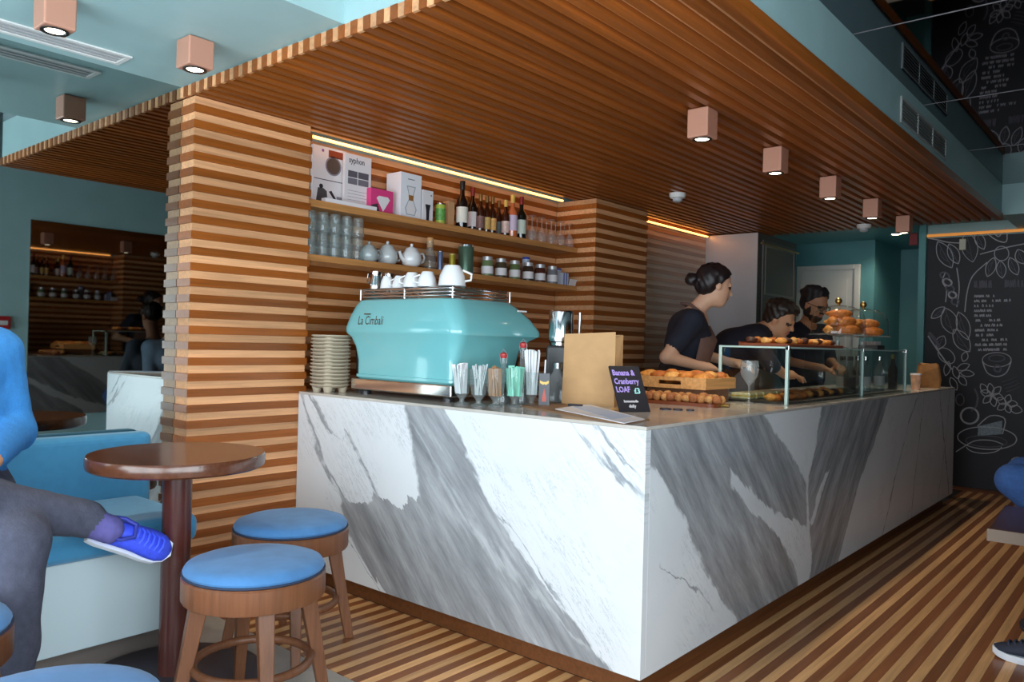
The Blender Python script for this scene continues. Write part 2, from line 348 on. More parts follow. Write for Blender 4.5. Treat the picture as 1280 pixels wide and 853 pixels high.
# ------------------------------------------------------------------ marble counter
def marble(name, side):
    m, nt, b = newmat(name); tc = N(nt, 'ShaderNodeTexCoord'); sp = N(nt, 'ShaderNodeSeparateXYZ'); nt.links.new(tc.outputs['Object'], sp.inputs[0])
    s0 = sp.outputs[0] if side == 'L' else sp.outputs[1]; z0 = sp.outputs[2]
    def noise(scale, det, off, stretch=None, rough=.55):
        n = N(nt, 'ShaderNodeTexNoise'); n.inputs['Scale'].default_value = scale; n.inputs['Detail'].default_value = det; n.inputs['Roughness'].default_value = rough
        mp = N(nt, 'ShaderNodeMapping'); mp.inputs['Location'].default_value = (off, off*1.7, off*.6)
        nt.links.new(stretch if stretch is not None else tc.outputs['Object'], mp.inputs[0]); nt.links.new(mp.outputs[0], n.inputs['Vector'])
        return n.outputs[0]
    c5 = lambda n, a: mth(nt, 'MULTIPLY', mth(nt, 'SUBTRACT', n, .5), a)
    # frame along the veining: u across, v along
    sm = s0 if side == 'L' else mth(nt, 'MULTIPLY', mth(nt, 'ABSOLUTE', mth(nt, 'SUBTRACT', s0, 1.465)), -1.0)
    across = mth(nt, 'ADD', mth(nt, 'MULTIPLY', sm, .72), mth(nt, 'MULTIPLY', z0, .69)); along = mth(nt, 'SUBTRACT', mth(nt, 'MULTIPLY', sm, .69), mth(nt, 'MULTIPLY', z0, .72))
    cb = N(nt, 'ShaderNodeCombineXYZ'); nt.links.new(mth(nt, 'MULTIPLY', across, 9.0), cb.inputs[0]); nt.links.new(mth(nt, 'MULTIPLY', along, 1.1), cb.inputs[1])
    wob = noise(7, 5, 3.3); fine = noise(38, 4, 8.1)
    s = mth(nt, 'ADD', mth(nt, 'ADD', s0, c5(wob, .075)), c5(fine, .022)); z = mth(nt, 'ADD', mth(nt, 'ADD', z0, c5(noise(8, 4, 21.), .04)), c5(noise(1.5, 5, 41., cb.outputs[0], .6), .22 if side == 'L' else .13))
    smin, slen = (-1.95, 2.0) if side == 'L' else (-.1, 4.8)
    def curve(pts):
        fc = N(nt, 'ShaderNodeFloatCurve'); cu = fc.mapping.curves[0]
        pts = sorted(((max(0, min(1, zz/.95)), (ss-smin)/slen) for ss, zz in pts))
        def ext(p, q, zz): return q[1]+(q[1]-p[1])/(q[0]-p[0]+1e-6)*(zz-q[0])*.8
        if pts[0][0] > 0: pts = [(0., ext(pts[1], pts[0], 0.))]+pts
        if pts[-1][0] < 1: pts = pts+[(1., ext(pts[-2], pts[-1], 1.))]
        pts = [(a_, max(0., min(1., b_))) for a_, b_ in pts]
        cu.points[0].location = pts[0]; cu.points[1].location = pts[-1]
        for p in pts[1:-1]: cu.points.new(*p)
        for p in cu.points: p.handle_type = 'VECTOR'
        fc.mapping.update(); nt.links.new(mth(nt, 'DIVIDE', z, .95), fc.inputs[1])
        return mth(nt, 'MULTIPLY_ADD', fc.outputs[0], slen), smin
    def cv(pts):
        o, a = curve(pts); o.node.inputs[2].default_value = a; return o
    def step(v, w=.012):
        n = N(nt, 'ShaderNodeMapRange'); n.inputs[1].default_value = -w; n.inputs[2].default_value = w; n.interpolation_type = 'SMOOTHSTEP'; nt.links.new(v, n.inputs[0]); return n.outputs[0]
    right = lambda pts, w=.012: step(mth(nt, 'SUBTRACT', s, cv(pts)), w)
    left = lambda pts, w=.012: step(mth(nt, 'SUBTRACT', cv(pts), s), w)
    mul = lambda a, b_: mth(nt, 'MULTIPLY', a, b_)
    def line(pts, w):
        zs = [p[1] for p in pts]; lo, hi = (min(zs) if min(zs) > .12 else -.1), (max(zs) if max(zs) < .84 else 1.2)
        win = mul(step(mth(nt, 'SUBTRACT', z, lo), .03), step(mth(nt, 'SUBTRACT', hi, z), .03))
        return mul(win, line0(pts, w))
    def line0(pts, w): return step(mth(nt, 'SUBTRACT', w, mth(nt, 'ABSOLUTE', mth(nt, 'SUBTRACT', s, cv(pts)))), w*.9)
    veins = []
    if side == 'L':
        g = mul(right([(-1.224, .09), (-1.307, .132), (-1.407, .22), (-1.497, .298), (-1.545, .40), (-1.53, .435), (-1.36, .452), (-1.33, .475), (-1.15, .485), (-1.05, .51), (-1.067, .622), (-1.104, .75), (-1.131, .881)]),
                left([(-.931, .888), (-.838, .776), (-.719, .625), (-.633, .503), (-.542, .4), (-.431, .32), (-.326, .243), (-.256, .199), (-.18, .134), (-.115, .09)]))
        streak = line([(-1.085, .796), (-.911, .599), (-.731, .446), (-.583, .327), (-.412, .222), (-.18, .122)], .016)
        veins = [line([(-1.86, .86), (-1.813, .782), (-1.693, .577), (-1.543, .467), (-1.5, .40)], .012), line([(-1.80, .88), (-1.632, .715), (-1.514, .694), (-1.384, .567), (-1.297, .479)], .012),
                 line([(-1.60, .32), (-1.45, .20), (-1.28, .09)], .006), line([(-.633, .503), (-.52, .43), (-.40, .33), (-.31, .245)], .006), line([(-.30, .88), (-.12, .76), (0, .66)], .012), line([(-.22, .88), (-.02, .74)], .008)]
    else:
        g1 = mul(right([(-.1, .89), (-.05, .80), (.094, .734), (.222, .609), (.332, .493), (.42, .375), (.543, .257), (.707, .109)]), left([(.936, .883), (1.095, .775), (1.31, .647), (1.443, .534), (1.455, .37), (1.455, .09)]))
        patch = mul(right([(.80, .80), (.62, .697), (.645, .618), (.782, .515), (.926, .45), (1.123, .343), (1.297, .2), (1.37, .089)]), left([(.5, .80), (.62, .697), (.742, .62), (.997, .5), (1.118, .425), (1.284, .40), (1.46, .32), (1.5, .1)]))
        g2 = mul(right([(1.619, .873), (1.557, .723), (1.459, .566), (1.487, .363), (1.547, .185), (1.506, .09)]), left([(2.75, .86), (2.516, .647), (2.206, .442), (2.044, .22), (1.914, .078)]))
        sl = mul(right([(1.80, .60), (1.70, .56), (1.58, .461), (1.50, .338), (1.6, .30)]), left([(1.70, .60), (1.753, .576), (1.65, .461), (1.55, .338), (1.4, .30)]))
        g = mth(nt, 'ADD', mul(g1, mth(nt, 'SUBTRACT', 1.0, patch)), mul(g2, mth(nt, 'SUBTRACT', 1.0, sl)), True)
        streak = line([(.35, .88), (.55, .62), (.78, .40), (1.05, .09)], .03)
        veins = [line([(3.45, .88), (3.293, .746), (2.947, .395), (2.707, .088)], .008), line([(4.05, .88), (4.2, .6), (4.46, .087)], .012), line([(3.62, .88), (3.571, .755), (3.354, .117)], .006), line([(4.4, .88), (4.3, .5), (4.1, .1)], .006), line([(.12, .42), (.30, .34), (.5, .19)], .006)]
    # tones inside the grey and faint veins in the white
    st1 = noise(1.6, 6, 5.5, cb.outputs[0], .6); st2 = noise(5.0, 6, 2.2, cb.outputs[0], .7)
    grey = mixc(nt, mth(nt, 'MULTIPLY_ADD', st1, 2.4), lin('#7f8185'), lin('#b9bbbf')); grey.node.inputs[0].links[0].from_node.inputs[2].default_value = -.7; grey.node.inputs[0].links[0].from_node.use_clamp = True; grey = mixc(nt, mth(nt, 'MULTIPLY', mth(nt, 'MULTIPLY', streak, st2), .9 if side == 'L' else .45), grey, lin('#cfd2d6'))
    grey = mixc(nt, mth(nt, 'MULTIPLY', step(mth(nt, 'SUBTRACT', st2, .52), .16), .42), grey, lin('#66686c'))
    thin = step(mth(nt, 'SUBTRACT', .010, mth(nt, 'ABSOLUTE', mth(nt, 'SUBTRACT', st2, .5))), .010)
    patchy = step(mth(nt, 'SUBTRACT', noise(3.2, 3, 13.), .52), .08)
    base = mixc(nt, noise(2.5, 5, 31.), lin('#cdd0d5'), lin('#e2e4e7'))
    white = mixc(nt, mth(nt, 'MULTIPLY', mul(thin, patchy), .55), base, lin('#8f959b'))
    for v in veins: white = mixc(nt, mth(nt, 'MULTIPLY', v, mth(nt, 'MULTIPLY', step(mth(nt, 'SUBTRACT', wob, .42), .12), .75)), white, lin('#71767c'))
    nt.links.new(mixc(nt, g, white, grey), b.inputs['Base Color'])
    b.inputs['Roughness'].default_value = .22; b.inputs['Specular IOR Level'].default_value = .4
    return m
H = .89
ct = thing('bar_counter', 'L-shaped white and grey veined marble bar counter', 'counter')
MB().box(-1.889, 0, 0, .03, .08, H-.012).build('marble_panel', marble('marble_street_side', 'L'), ct)
MB().box(-.03, .0005, .0305, 4.57, .08, H-.012).build('marble_panel', marble('marble_room_side', 'R'), ct)
MB().box(-.70, -.031, 4.54, 4.57, .08, H-.012).build('marble_panel', mat('marble_end', '#cfcac6', .25), ct)
TOPM = mat('stone_worktop', '#b9b2aa', .16, noise=.12, nscale=9)
MB().prism([(-1.889, 0), (0.0005, 0), (.0005, 4.57), (-.70, 4.57), (-.70, .74), (-1.889, .74)], H-.012, H).build('worktop', TOPM, ct, bevel=.002)
MB().box(-1.86, -.05, .05, .07, 0, .08).build('plinth', PLINTH, ct); MB().box(-.07, -.05, .07, 4.5, 0, .08).build('plinth', PLINTH, ct)
MB().prism([(-1.87, .031), (-.031, .031), (-.031, 4.53), (-.66, 4.53), (-.66, .70), (-1.87, .70)], .081, H-.013).build('carcass', DARKG, ct)
# ------------------------------------------------------------------ back of the room
wb = st(MB().box(-.42, XR, YB, YB+.12, 0, ZT).build('wall_back', TEAL))
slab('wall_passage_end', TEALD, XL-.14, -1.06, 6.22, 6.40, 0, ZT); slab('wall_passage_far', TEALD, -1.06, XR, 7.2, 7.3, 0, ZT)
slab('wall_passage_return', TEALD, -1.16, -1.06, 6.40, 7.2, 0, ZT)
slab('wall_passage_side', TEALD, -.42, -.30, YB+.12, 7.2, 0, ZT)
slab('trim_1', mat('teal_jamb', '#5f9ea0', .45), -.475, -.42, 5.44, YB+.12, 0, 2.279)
d1 = struct('door_1', (-1.83, 6.215, 0)); DW = .64
DOORW = mat('door_white', '#d7d3cd', .45)
MB().box(.05, DW-.05, -.03, 0, .01, 1.985).build('door_leaf', DOORW, d1, bevel=.003)
for (a, b_, c_, d_) in ((.12, DW-.12, .15, .85), (.12, DW-.12, 1.0, 1.88)):
    p = MB().box(a, b_, -.036, -.029, c_, d_).build('door_panel', DOORW, d1, bevel=.006)
for a, b_, c_, d_ in ((0, .05, 0, 2.035), (DW-.05, DW, 0, 2.035), (.05, DW-.05, 1.985, 2.035)): MB().box(a, b_, -.045, 0, c_, d_).build('door_frame', DOORW, d1, bevel=.004)
MB().tube([(.10, -.035, 1.02), (.10, -.075, 1.02), (.20, -.075, 1.02)], .009).build('door_handle', STEEL, d1, smooth=40)

t = thing('service_cabinet', 'tall cabinet with a brushed steel side, dark framed door and brass rail behind the bar', 'cabinet', (-1.74, 4.33, 0))
MB().box(-.25, .245, .012, .92, 0, 2.155).build('body', DARKG, t, bevel=.004)
MB().box(-.25, .25, 0, .0115, 0, 2.150).build('steel_side', mat('steel_sheet', '#c6c6ca', .38, .45, noise=.05, nscale=4), t)
dr = MB().box(.246, .262, .10, .86, .30, 2.10).build('door', mat('dark_door', '#5b5651', .4), t, bevel=.004)
for a, b_, c_, d_ in ((.14, .16, 1.62, 2.06), (.80, .82, 1.62, 2.06), (.161, .799, 1.62, 1.64), (.161, .799, 2.04, 2.06)): MB().box(.2625, .268, a, b_, c_, d_).build('moulding', mat('grey_moulding', '#7d7872', .4), dr)
MB().tube([(.275, .02, 2.06), (.275, .90, 2.06)], .008).build('brass_rail', BRASS, t, smooth=40)

# smoke detectors, ceiling lamps, air grilles
def detector(p, label):
    t = thing('smoke_detector', label, 'smoke detector', (p.x, p.y, 2.16))
    MB().lathe([(.055, 0), (.055, -.015), (.048, -.03), (.03, -.034)], 20).build('base', WHITE, t, smooth=40)
    MB().lathe([(.032, -.034), (.032, -.05), (.02, -.058), (0, -.058)], 16).build('sensor_head', mat('detector_grey', '#b8bcc0', .3), t, smooth=40)
detector(PZ((847, 242), 2.16), 'round white smoke detector on the canopy above the barista with a bun')
detector(PZ((1080, 281), 2.16), 'round white smoke detector on the canopy near the passage')
def lamp(loc, sz, h, label, group=None):
    t = thing('cube_downlight', label, 'lamp', loc, 0, group); a = sz/2
    MB().box(-a, a, -a, a, -h, -.002).build('housing', COPPER, t, bevel=.006, seg=3)
    r = MB().lathe([(a*.86, -h-.0005), (a*.86, -h-.004), (a*.66, -h-.004), (a*.60, -h-.0006)], 20, close=False).build('bezel', BLACK, t, smooth=30)
    MB().lathe([(a*.6, -h-.001), (0, -h-.0022)], 20).build('lens', LAMPE, t)
    l = bpy.data.lights.new('lamp_beam', 'SPOT'); l.energy = 20.0; l.spot_size = 1.5; l.spot_blend = .6; l.color = (1, .86, .66); l.shadow_soft_size = .03
    lo = bpy.data.objects.new('lamp_beam', l); C.objects.link(lo); lo.location = (0, 0, -h-.012); lo.parent = t
for i, (y, w) in enumerate(zip((.87, 1.67, 2.49, 3.32, 4.12), ('beside the end facing the street window', 'second along the row from the street end', 'in the middle of the row', 'fourth along the row from the street end', 'beside the end over the chalkboard passage'))):
    lamp((-.275, y, 2.161), .096, .125, 'copper cube downlight on the slatted canopy, '+w, 'downlights along the canopy')
lamp((-1.44, -.785, 2.211), .096, .105, 'copper cube downlight on the teal ceiling close to the canopy edge', 'downlights on the teal ceiling')
lamp((-1.465, -1.24, 2.211), .096, .105, 'copper cube downlight on the teal ceiling beside the slot diffuser, away from the canopy', 'downlights on the teal ceiling')
t = thing('slot_diffuser', 'long white slot air diffuser in the teal ceiling', 'air vent', (-1.865, -.85, 2.2105))
for a, b_ in ((-.065, -.048), (.048, .065)): MB().box(a, b_, -2.4, 0, -.006, 0).build('frame', WHITE, t)
for a, b_ in ((-2.4, -2.383), (-.017, 0)): MB().box(-.048, .048, a, b_, -.006, 0).build('frame', WHITE, t)
for k in range(3): MB().box(-.040+k*.031, -.022+k*.031, -2.38, -.02, -.0035, -.0005).build('vane', mat('vane_grey', '#b9b6b8', .5), t)
t = thing('air_grille', 'long white air grille with three openings on the teal soffit', 'air vent', (.2625, 1.82, 2.24))
GRW = mat('grille_white', '#a9afae', .5)
for a, b_, c_, d_ in ((0, .95, 0, .012), (0, .95, .113, .125), (0, .016, .013, .112), (.934, .95, .013, .112), (.312, .326, .013, .112), (.624, .638, .013, .112)): MB().box(0, .008, a, b_, c_, d_).build('frame', GRW, t)
for q in range(3):
    for k in range(6): MB().box(.001, .006, .018+q*.312, .310+q*.312, .018+k*.016, .026+k*.016).build('slat', mat('grille_slat', '#7f8280', .5), t)
MB().box(.0002, .001, .016, .934, .012, .113).build('backing', BLACK, t)
p = PY((1120, 305), 5.9)
t = thing('ceiling_spot', 'small glowing round ceiling spot in the passage', 'lamp', (p.x, 5.9, 2.28)); MB().lathe([(.05, 0), (.05, -.006), (.042, -.006)], 20, close=False).build('ring', WHITE, t); MB().lathe([(.042, -.004), (0, -.004)], 20).build('lens', LAMPE, t)
l = bpy.data.lights.new('lamp_beam', 'SPOT'); l.energy = 15; l.spot_size = 2.6; l.spot_blend = .7; l.color = (1, .9, .76); lo = bpy.data.objects.new('lamp_beam', l); C.objects.link(lo); lo.location = (0, 0, -.03); lo.parent = t
p = PY((1144, 300), 5.43)
t = thing('exit_sign', 'small dark red box sign on the wall of the passage', 'sign', (-.50, 5.44, 2.10)); MB().box(-.05, .02, -.03, 0, 0, .11).build('housing', mat('sign_red', '#6e1c22', .4), t, bevel=.004); MB().box(-.044, .014, -.033, -.0302, .008, .102).build('face', mat('sign_red_face', '#8e2229', .35), t)
t = thing('sensor_box', 'small cream ribbed box on the chalkboard just under the light strip', 'sensor', (-.14, YB-.001, 2.045)); MB().box(-.025, .025, -.03, 0, 0, .095).build('housing', mat('cream_box', '#d6cda9', .5, emit='#d6c48a', estr=.0), t, bevel=.004)
for k in range(5): MB().box(-.021, .021, -.0325, -.0302, .012+k*.016, .020+k*.016).build('rib', WHITE, t)
# red call point on the right wall, seen only in the mirror
t = thing('fire_call_point', 'red fire alarm call point on the teal wall beside the dark mirror', 'alarm', (XR, -.10, 1.15))
MB().box(-.03, 0, -.05, .05, 0, .10).build('housing', mat('alarm_red', '#b3232b', .35), t, bevel=.004); MB().box(-.033, -.0302, -.03, .03, .03, .065).build('pane', WHITE, t)

# ------------------------------------------------------------------ chalk drawings (flat chalk on the board)
cb_ = st(MB().box(-.418, XR-.01, YB-.014, YB, .002, 2.16).build('wall_back_chalkboard', CHALKB))
chalk_parent = cb_
YC = YB-.0155
def chalk(pts, r=.0035, m=None, closed=False, name='chalk_line'):
    r *= 1.25
    vs = [(PY(p, YC).x, YC, PY(p, YC).z) for p in pts]
    if not closed and len(vs) > 2:   # catmull-rom
        V = [Vector(v) for v in vs]; out = []
        for i in range(len(V)-1):
            p0, p1, p2, p3 = V[max(0, i-1)], V[i], V[i+1], V[min(len(V)-1, i+2)]
            for k in range(4):
                t_ = k/4; out.append(.5*((2*p1)+(p2-p0)*t_+(2*p0-5*p1+4*p2-p3)*t_*t_+(3*p1-p0-3*p2+p3)*t_**3))
        vs = out+[V[-1]]
    MB().tube(vs, r, 4, closed).build(name, m or CHALK, chalk_parent)
def leaf(u0, v0, u1, v1, w, vein=True, r=.0028, m=None):
    du, dv = u1-u0, v1-v0; L = math.hypot(du, dv); nu, nv = -dv/L, du/L
    side = lambda s: [(u0+du*t_+nu*s*w*math.sin(PI*t_)**.8, v0+dv*t_+nv*s*w*math.sin(PI*t_)**.8) for t_ in [i/8 for i in range(9)]]
    chalk(side(1), r, m, name='chalk_leaf'); chalk(side(-1), r, m, name='chalk_leaf')
    if vein:
        chalk([(u0, v0), ((u0+u1)/2, (v0+v1)/2), (u1, v1)], r*.7, CHALKD); chalk([(a*.5+(u0+du*.5)*.5, b*.5+(v0+dv*.5)*.5) for a, b in side(1)], r*.6, CHALKD)
def ell(cu, cv_, a, b, rot=0, r=.0028, m=None, t0=0, t1=2*PI):
    n = 18; c, s_ = math.cos(rot), math.sin(rot)
    pts = [(cu+a*math.cos(q)*c-b*math.sin(q)*s_, cv_+a*math.cos(q)*s_+b*math.sin(q)*c) for q in [t0+(t1-t0)*i/n for i in range(n+1)]]
    chalk(pts, r, m, name='chalk_outline')
F_ = CHALKD
leaf(1172, 302, 1190, 335, 9); leaf(1186, 305, 1198, 330, 7); leaf(1208, 290, 1216, 328, 10, r=.0022); leaf(1220, 290, 1230, 312, 6)
chalk([(1160, 298), (1172, 300), (1185, 303), (1200, 304)]); chalk([(1232, 290), (1245, 300), (1258, 302), (1258, 284)]); chalk([(1240, 288), (1248, 296), (1254, 288)])
chalk([(1225, 318), (1240, 314), (1260, 309), (1280, 305)]); chalk([(1234, 328), (1216, 345), (1209, 365), (1206, 390)])
ell(1252, 317, 9, 9); leaf(1243, 322, 1234, 346, 6); leaf(1250, 326, 1253, 348, 6); leaf(1262, 322, 1272, 344, 6); leaf(1272, 312, 1280, 330, 7)
for q in range(5): ell(1181+q*3.2, 345+q*8, 6-q*.4, 4, .4, .006, CHALK if q % 2 else F_)
chalk([(1182, 340), (1178, 352), (1183, 362), (1182, 378)]); chalk([(1196, 335), (1199, 360), (1196, 384)])
leaf(1181, 385, 1192, 418, 10); leaf(1198, 390, 1210, 425, 8); leaf(1164, 398, 1181, 384, 5); leaf(1192, 412, 1212, 440, 9); leaf(1180, 420, 1172, 436, 6)
chalk([(1161, 416), (1168, 424), (1174, 434)], .012, F_); chalk([(1160, 420), (1172, 438), (1182, 452), (1190, 462)], .005); ell(1183, 445, 12, 8, .7)
for (a, b, c, d) in ((1186, 452, 1182, 470), (1192, 458, 1198, 474), (1196, 462, 1212, 456), (1200, 466, 1218, 468), (1198, 470, 1208, 482), (1188, 472, 1196, 488), (1204, 452, 1208, 440)): leaf(a, b, c, d, 4, False)
ell(1246, 450, 18, 9, 0); chalk([(1228, 452), (1234, 466), (1246, 471), (1258, 466), (1264, 452)]); ell(1246, 448, 10, 4, 0, .004, F_); ell(1247, 461, 4, 4, 0, .006, F_)
for k in range(4): chalk([(1252+k*2, 478+k*4), (1262+k*2, 475+k*4), (1272+k, 471+k*4)], .0022, F_, name='chalk_scribble')
for a in range(6): leaf(1240, 494, 1240+15*math.cos(a*1.05+.3), 494+15*math.sin(a*1.05+.3), 4, False)
for a in range(5): leaf(1258, 505, 1258+14*math.cos(a*1.25), 505+12*math.sin(a*1.25), 4, False)
leaf(1262, 510, 1278, 514, 5, False); leaf(1226, 480, 1234, 492, 4, False)
chalk([(1218, 486), (1222, 496), (1220, 508), (1214, 514)], .006, F_); ell(1212, 520, 11, 10, 0, .006); ell(1200, 500, 5, 7, 0, .004, F_)
ell(1234, 548, 37, 14, .05, .0035); ell(1233, 552, 26, 7, .05, .0025, F_); chalk([(1195, 565), (1206, 558), (1220, 551), (1240, 551), (1254, 556)]); ell(1230, 558, 22, 9, 0, .0028, None, .1, PI-.1)
bx = [PY(p, YC) for p in ((1223, 533), (1253, 526), (1252, 543), (1222, 545))]
MB().add([(p.x, YC-.0012, p.z) for p in bx]+[(p.x, YC+.001, p.z) for p in bx], [(0, 1, 2, 3), (4, 7, 6, 5), (0, 4, 5, 1), (1, 5, 6, 2), (2, 6, 7, 3), (3, 7, 4, 0)]).build('chalk_fill', mat('chalk_fill', '#8f9ba2', .9, noise=.4, nscale=60), chalk_parent)
chalk([(1222, 533), (1238, 520), (1256, 524), (1253, 543)]); ell(1272, 577, 8, 5)
# chalked list: too small and smudged to read, drawn as strokes like the handwriting
def scrawl(u0, v0, n, h, slope=-.02, r=.0022, m=None):
    random.seed(int(u0*31+v0*17)); u = u0
    while u < u0+n:
        w = random.uniform(1.2, 2.2); v = v0+slope*(u-u0); k = random.random()
        if k < .8: chalk([(u, v+h*random.uniform(-.1, .1)), (u+w*.3, v-h), (u+w*.7, v-h*random.uniform(.2, 1)), (u+w, v)], r, m, name='chalk_letter')
        u += w+(.5 if k > .15 else 2.2)
for k, (u0, n) in enumerate(((1218, 24), (1218, 44), (1218, 24), (1218, 24), (1218, 22), (1218, 32), (1226, 27), (1219, 28), (1220, 22), (1223, 34), (1219, 38), (1223, 34))): scrawl(u0, 372+k*6.1, n, 3.0)
scrawl(1218, 360, 20, 9, 0, .003, CHALKD); scrawl(1256, 359, 24, 9, 0, .003, CHALKD)
# ------------------------------------------------------------------ seating corner
BLUE = mat('blue_velvet', '#3f74a8', .8, noise=.16, nscale=14, sheen=.12); BLUED = mat('blue_bench_fabric', '#3a84ae', .85, noise=.07, nscale=30, sheen=.3); PIPE = mat('navy_piping', '#1e2c45', .7)
BASEW = mat('bench_base_paint', '#b7c6cb', .5)
t = thing('upholstered_bench', 'long blue upholstered bench with a pale grey base along the mirror wall', 'bench', (XL, YF+.4, 0)); BL = -.605-YF-.4
MB().box(.03, .45, 0, BL-.17, 0, .10).build('kick_board', mat('kick_taupe', '#6e645e', .6), t)
MB().box(.004, .56, 0, BL-.145, .10, .395).build('base', BASEW, t, bevel=.004)
MB().box(.10, .595, 0, BL-.13, .396, .50).build('seat_cushion', BLUED, t, bevel=.035, seg=4)
MB().box(.008, .099, 0, BL-.075, .396, .745).build('backrest', BLUED, t, bevel=.03, seg=4)
def stool(loc, rz, label):
    t = thing('round_stool', label, 'stool', (*loc, 0), rz, 'stools around the tables')
    MB().lathe([(0, .412), (.19, .412), (.203, .418), (.206, .428), (.198, .440), (.175, .448), (.12, .4535), (0, .456)], 40).build('cushion', BLUE, t, smooth=50)
    MB().tube([(.206*math.cos(a), .206*math.sin(a), .4185) for a in [2*PI*i/40 for i in range(40)]], .0035, 6, True).build('piping', PIPE, t, smooth=60)
    MB().lathe([(.172, .345), (.207, .345), (.210, .350), (.210, .408), (.205, .4135), (0, .4135)], 40, close=False).build('seat_ring', STOOLW, t, smooth=40)
    MB().lathe([(0, .352), (.172, .352)], 24, close=False).build('seat_board', STOOLW, t)
    for k in range(4):
        a = PI/4+k*PI/2; dx, dy = math.cos(a), math.sin(a); px, py = -dy, dx; rings = []
        for z, r, wr, wt in ((.352, .155, .026, .024), (.20, .185, .021, .020), (0, .225, .016, .015)):
            rings.append([(dx*(r+i*wr)+px*j*wt, dy*(r+i*wr)+py*j*wt, z) for i, j in ((-1, -1), (1, -1), (1, 1), (-1, 1))])
        MB().loft(rings).build('leg', STOOLW, t, bevel=.003)
    MB().tube([(.170*math.cos(a), .170*math.sin(a), .155) for a in [2*PI*i/40 for i in range(40)]], .013, 8, True).build('foot_ring', STOOLW, t, smooth=60)
    t.scale = (1, 1, 1.055)
stool((-.84, -.862), .42, 'blue topped wooden stool between the round table and the street-side marble')
stool((-1.225, -.475), .30, 'blue topped wooden stool pushed against the slatted pillar')
stool((-.27, -1.64), .2, 'blue topped wooden stool standing alone on the stone tiles opposite the bench')
stool((-.93, -1.70), .15, 'blue topped wooden stool beside the knees of the person in the blue sweater')
t = thing('round_table', 'round dark wood pedestal table with a thick edge before the blue bench', 'table', (-1.25, -.905, 0)); t.scale = (1, 1, 1.03)
MB().lathe([(0, .686), (.268, .686), (.276, .692), (.278, .70), (.278, .722), (.274, .730), (0, .7305)], 56).build('table_top', TABLEW, t, smooth=35)
MB().lathe([(.046, .012), (.046, .668), (.10, .678), (.10, .686)], 28).build('pedestal', mat('pedestal_wood', '#4a2520', .22, noise=.15, nscale=12), t, smooth=40)
MB().lathe([(0, 0), (.285, 0), (.285, .008), (.27, .014), (.06, .02), (0, .02)], 44).build('base_plate', mat('iron_base', '#38343a', .5), t, smooth=30)
# second pedestal behind, its top out of the picture
# low table at the right
t = thing('low_table', 'low brown wooden table with a thick edge near the right-hand mirror', 'table', (.72, 1.47, 0), .05)
LTW = wood('low_table_wood', '#5a3a2c', 'x', rough=.3, var=.02)
MB().box(0, .62, 0, .62, .40, .45).build('table_top', LTW, t, bevel=.004)
MB().box(-.004, .626, -.005, -.0005, .40, .448).build('edge_band', mat('edge_band_wood', '#86705f', .45), t)
MB().lathe([(.03, .02), (.03, .40)], 20, c=(.31, .31, 0)).build('pedestal', BLACK, t, smooth=40)
MB().lathe([(0, 0), (.22, 0), (.22, .012), (0, .02)], 32, c=(.31, .31, 0)).build('base_plate', mat('iron_base', '#38343a', .5), t, smooth=30)
t = thing('upholstered_bench', 'blue upholstered seat along the right-hand wall', 'bench', (1.36, .75, 0))
MB().box(0, .325, 0, 2.6, .326, .44).build('seat_cushion', BLUED, t, bevel=.03, seg=3); MB().box(.03, .32, 0, 2.6, 0, .325).build('base', BASEW, t, bevel=.004)
# ------------------------------------------------------------------ shelves and what stands on them
S1, S2 = 1.82, 1.553
for z, th, lb in ((S1, .036, 'upper oak wall shelf carrying the bottles and boxes'), (S2, .032, 'lower oak wall shelf carrying the teapots and jars')):
    tag(MB().box(-2.115, -1.93, .05, 2.285, z-th, z).build('wall_shelf', SHELFW, bevel=.002), lb, 'shelf')
CLR = glass('clear_glass', '#eef5f4', refl=1.3, cloud=.10); CLR2 = glass('wine_glass_clear', '#fff4e8', refl=2.2, cloud=.14)
PAPER = mat('white_card', '#e2dfe2', .6); INK = mat('ink_black', '#22202a', .6); INKG = mat('ink_grey', '#8b8490', .6); CREAM = mat('label_cream', '#ddd8cc', .6)
PORC = mat('porcelain', '#e6e8ea', .18, coat=.3); ALU = mat('teapot_pearl', '#c9d0d2', .2, coat=.4)
def at1(u, v, x=-2.02, z=S1): p = PX((u, v), x); return (x, p.y, z)
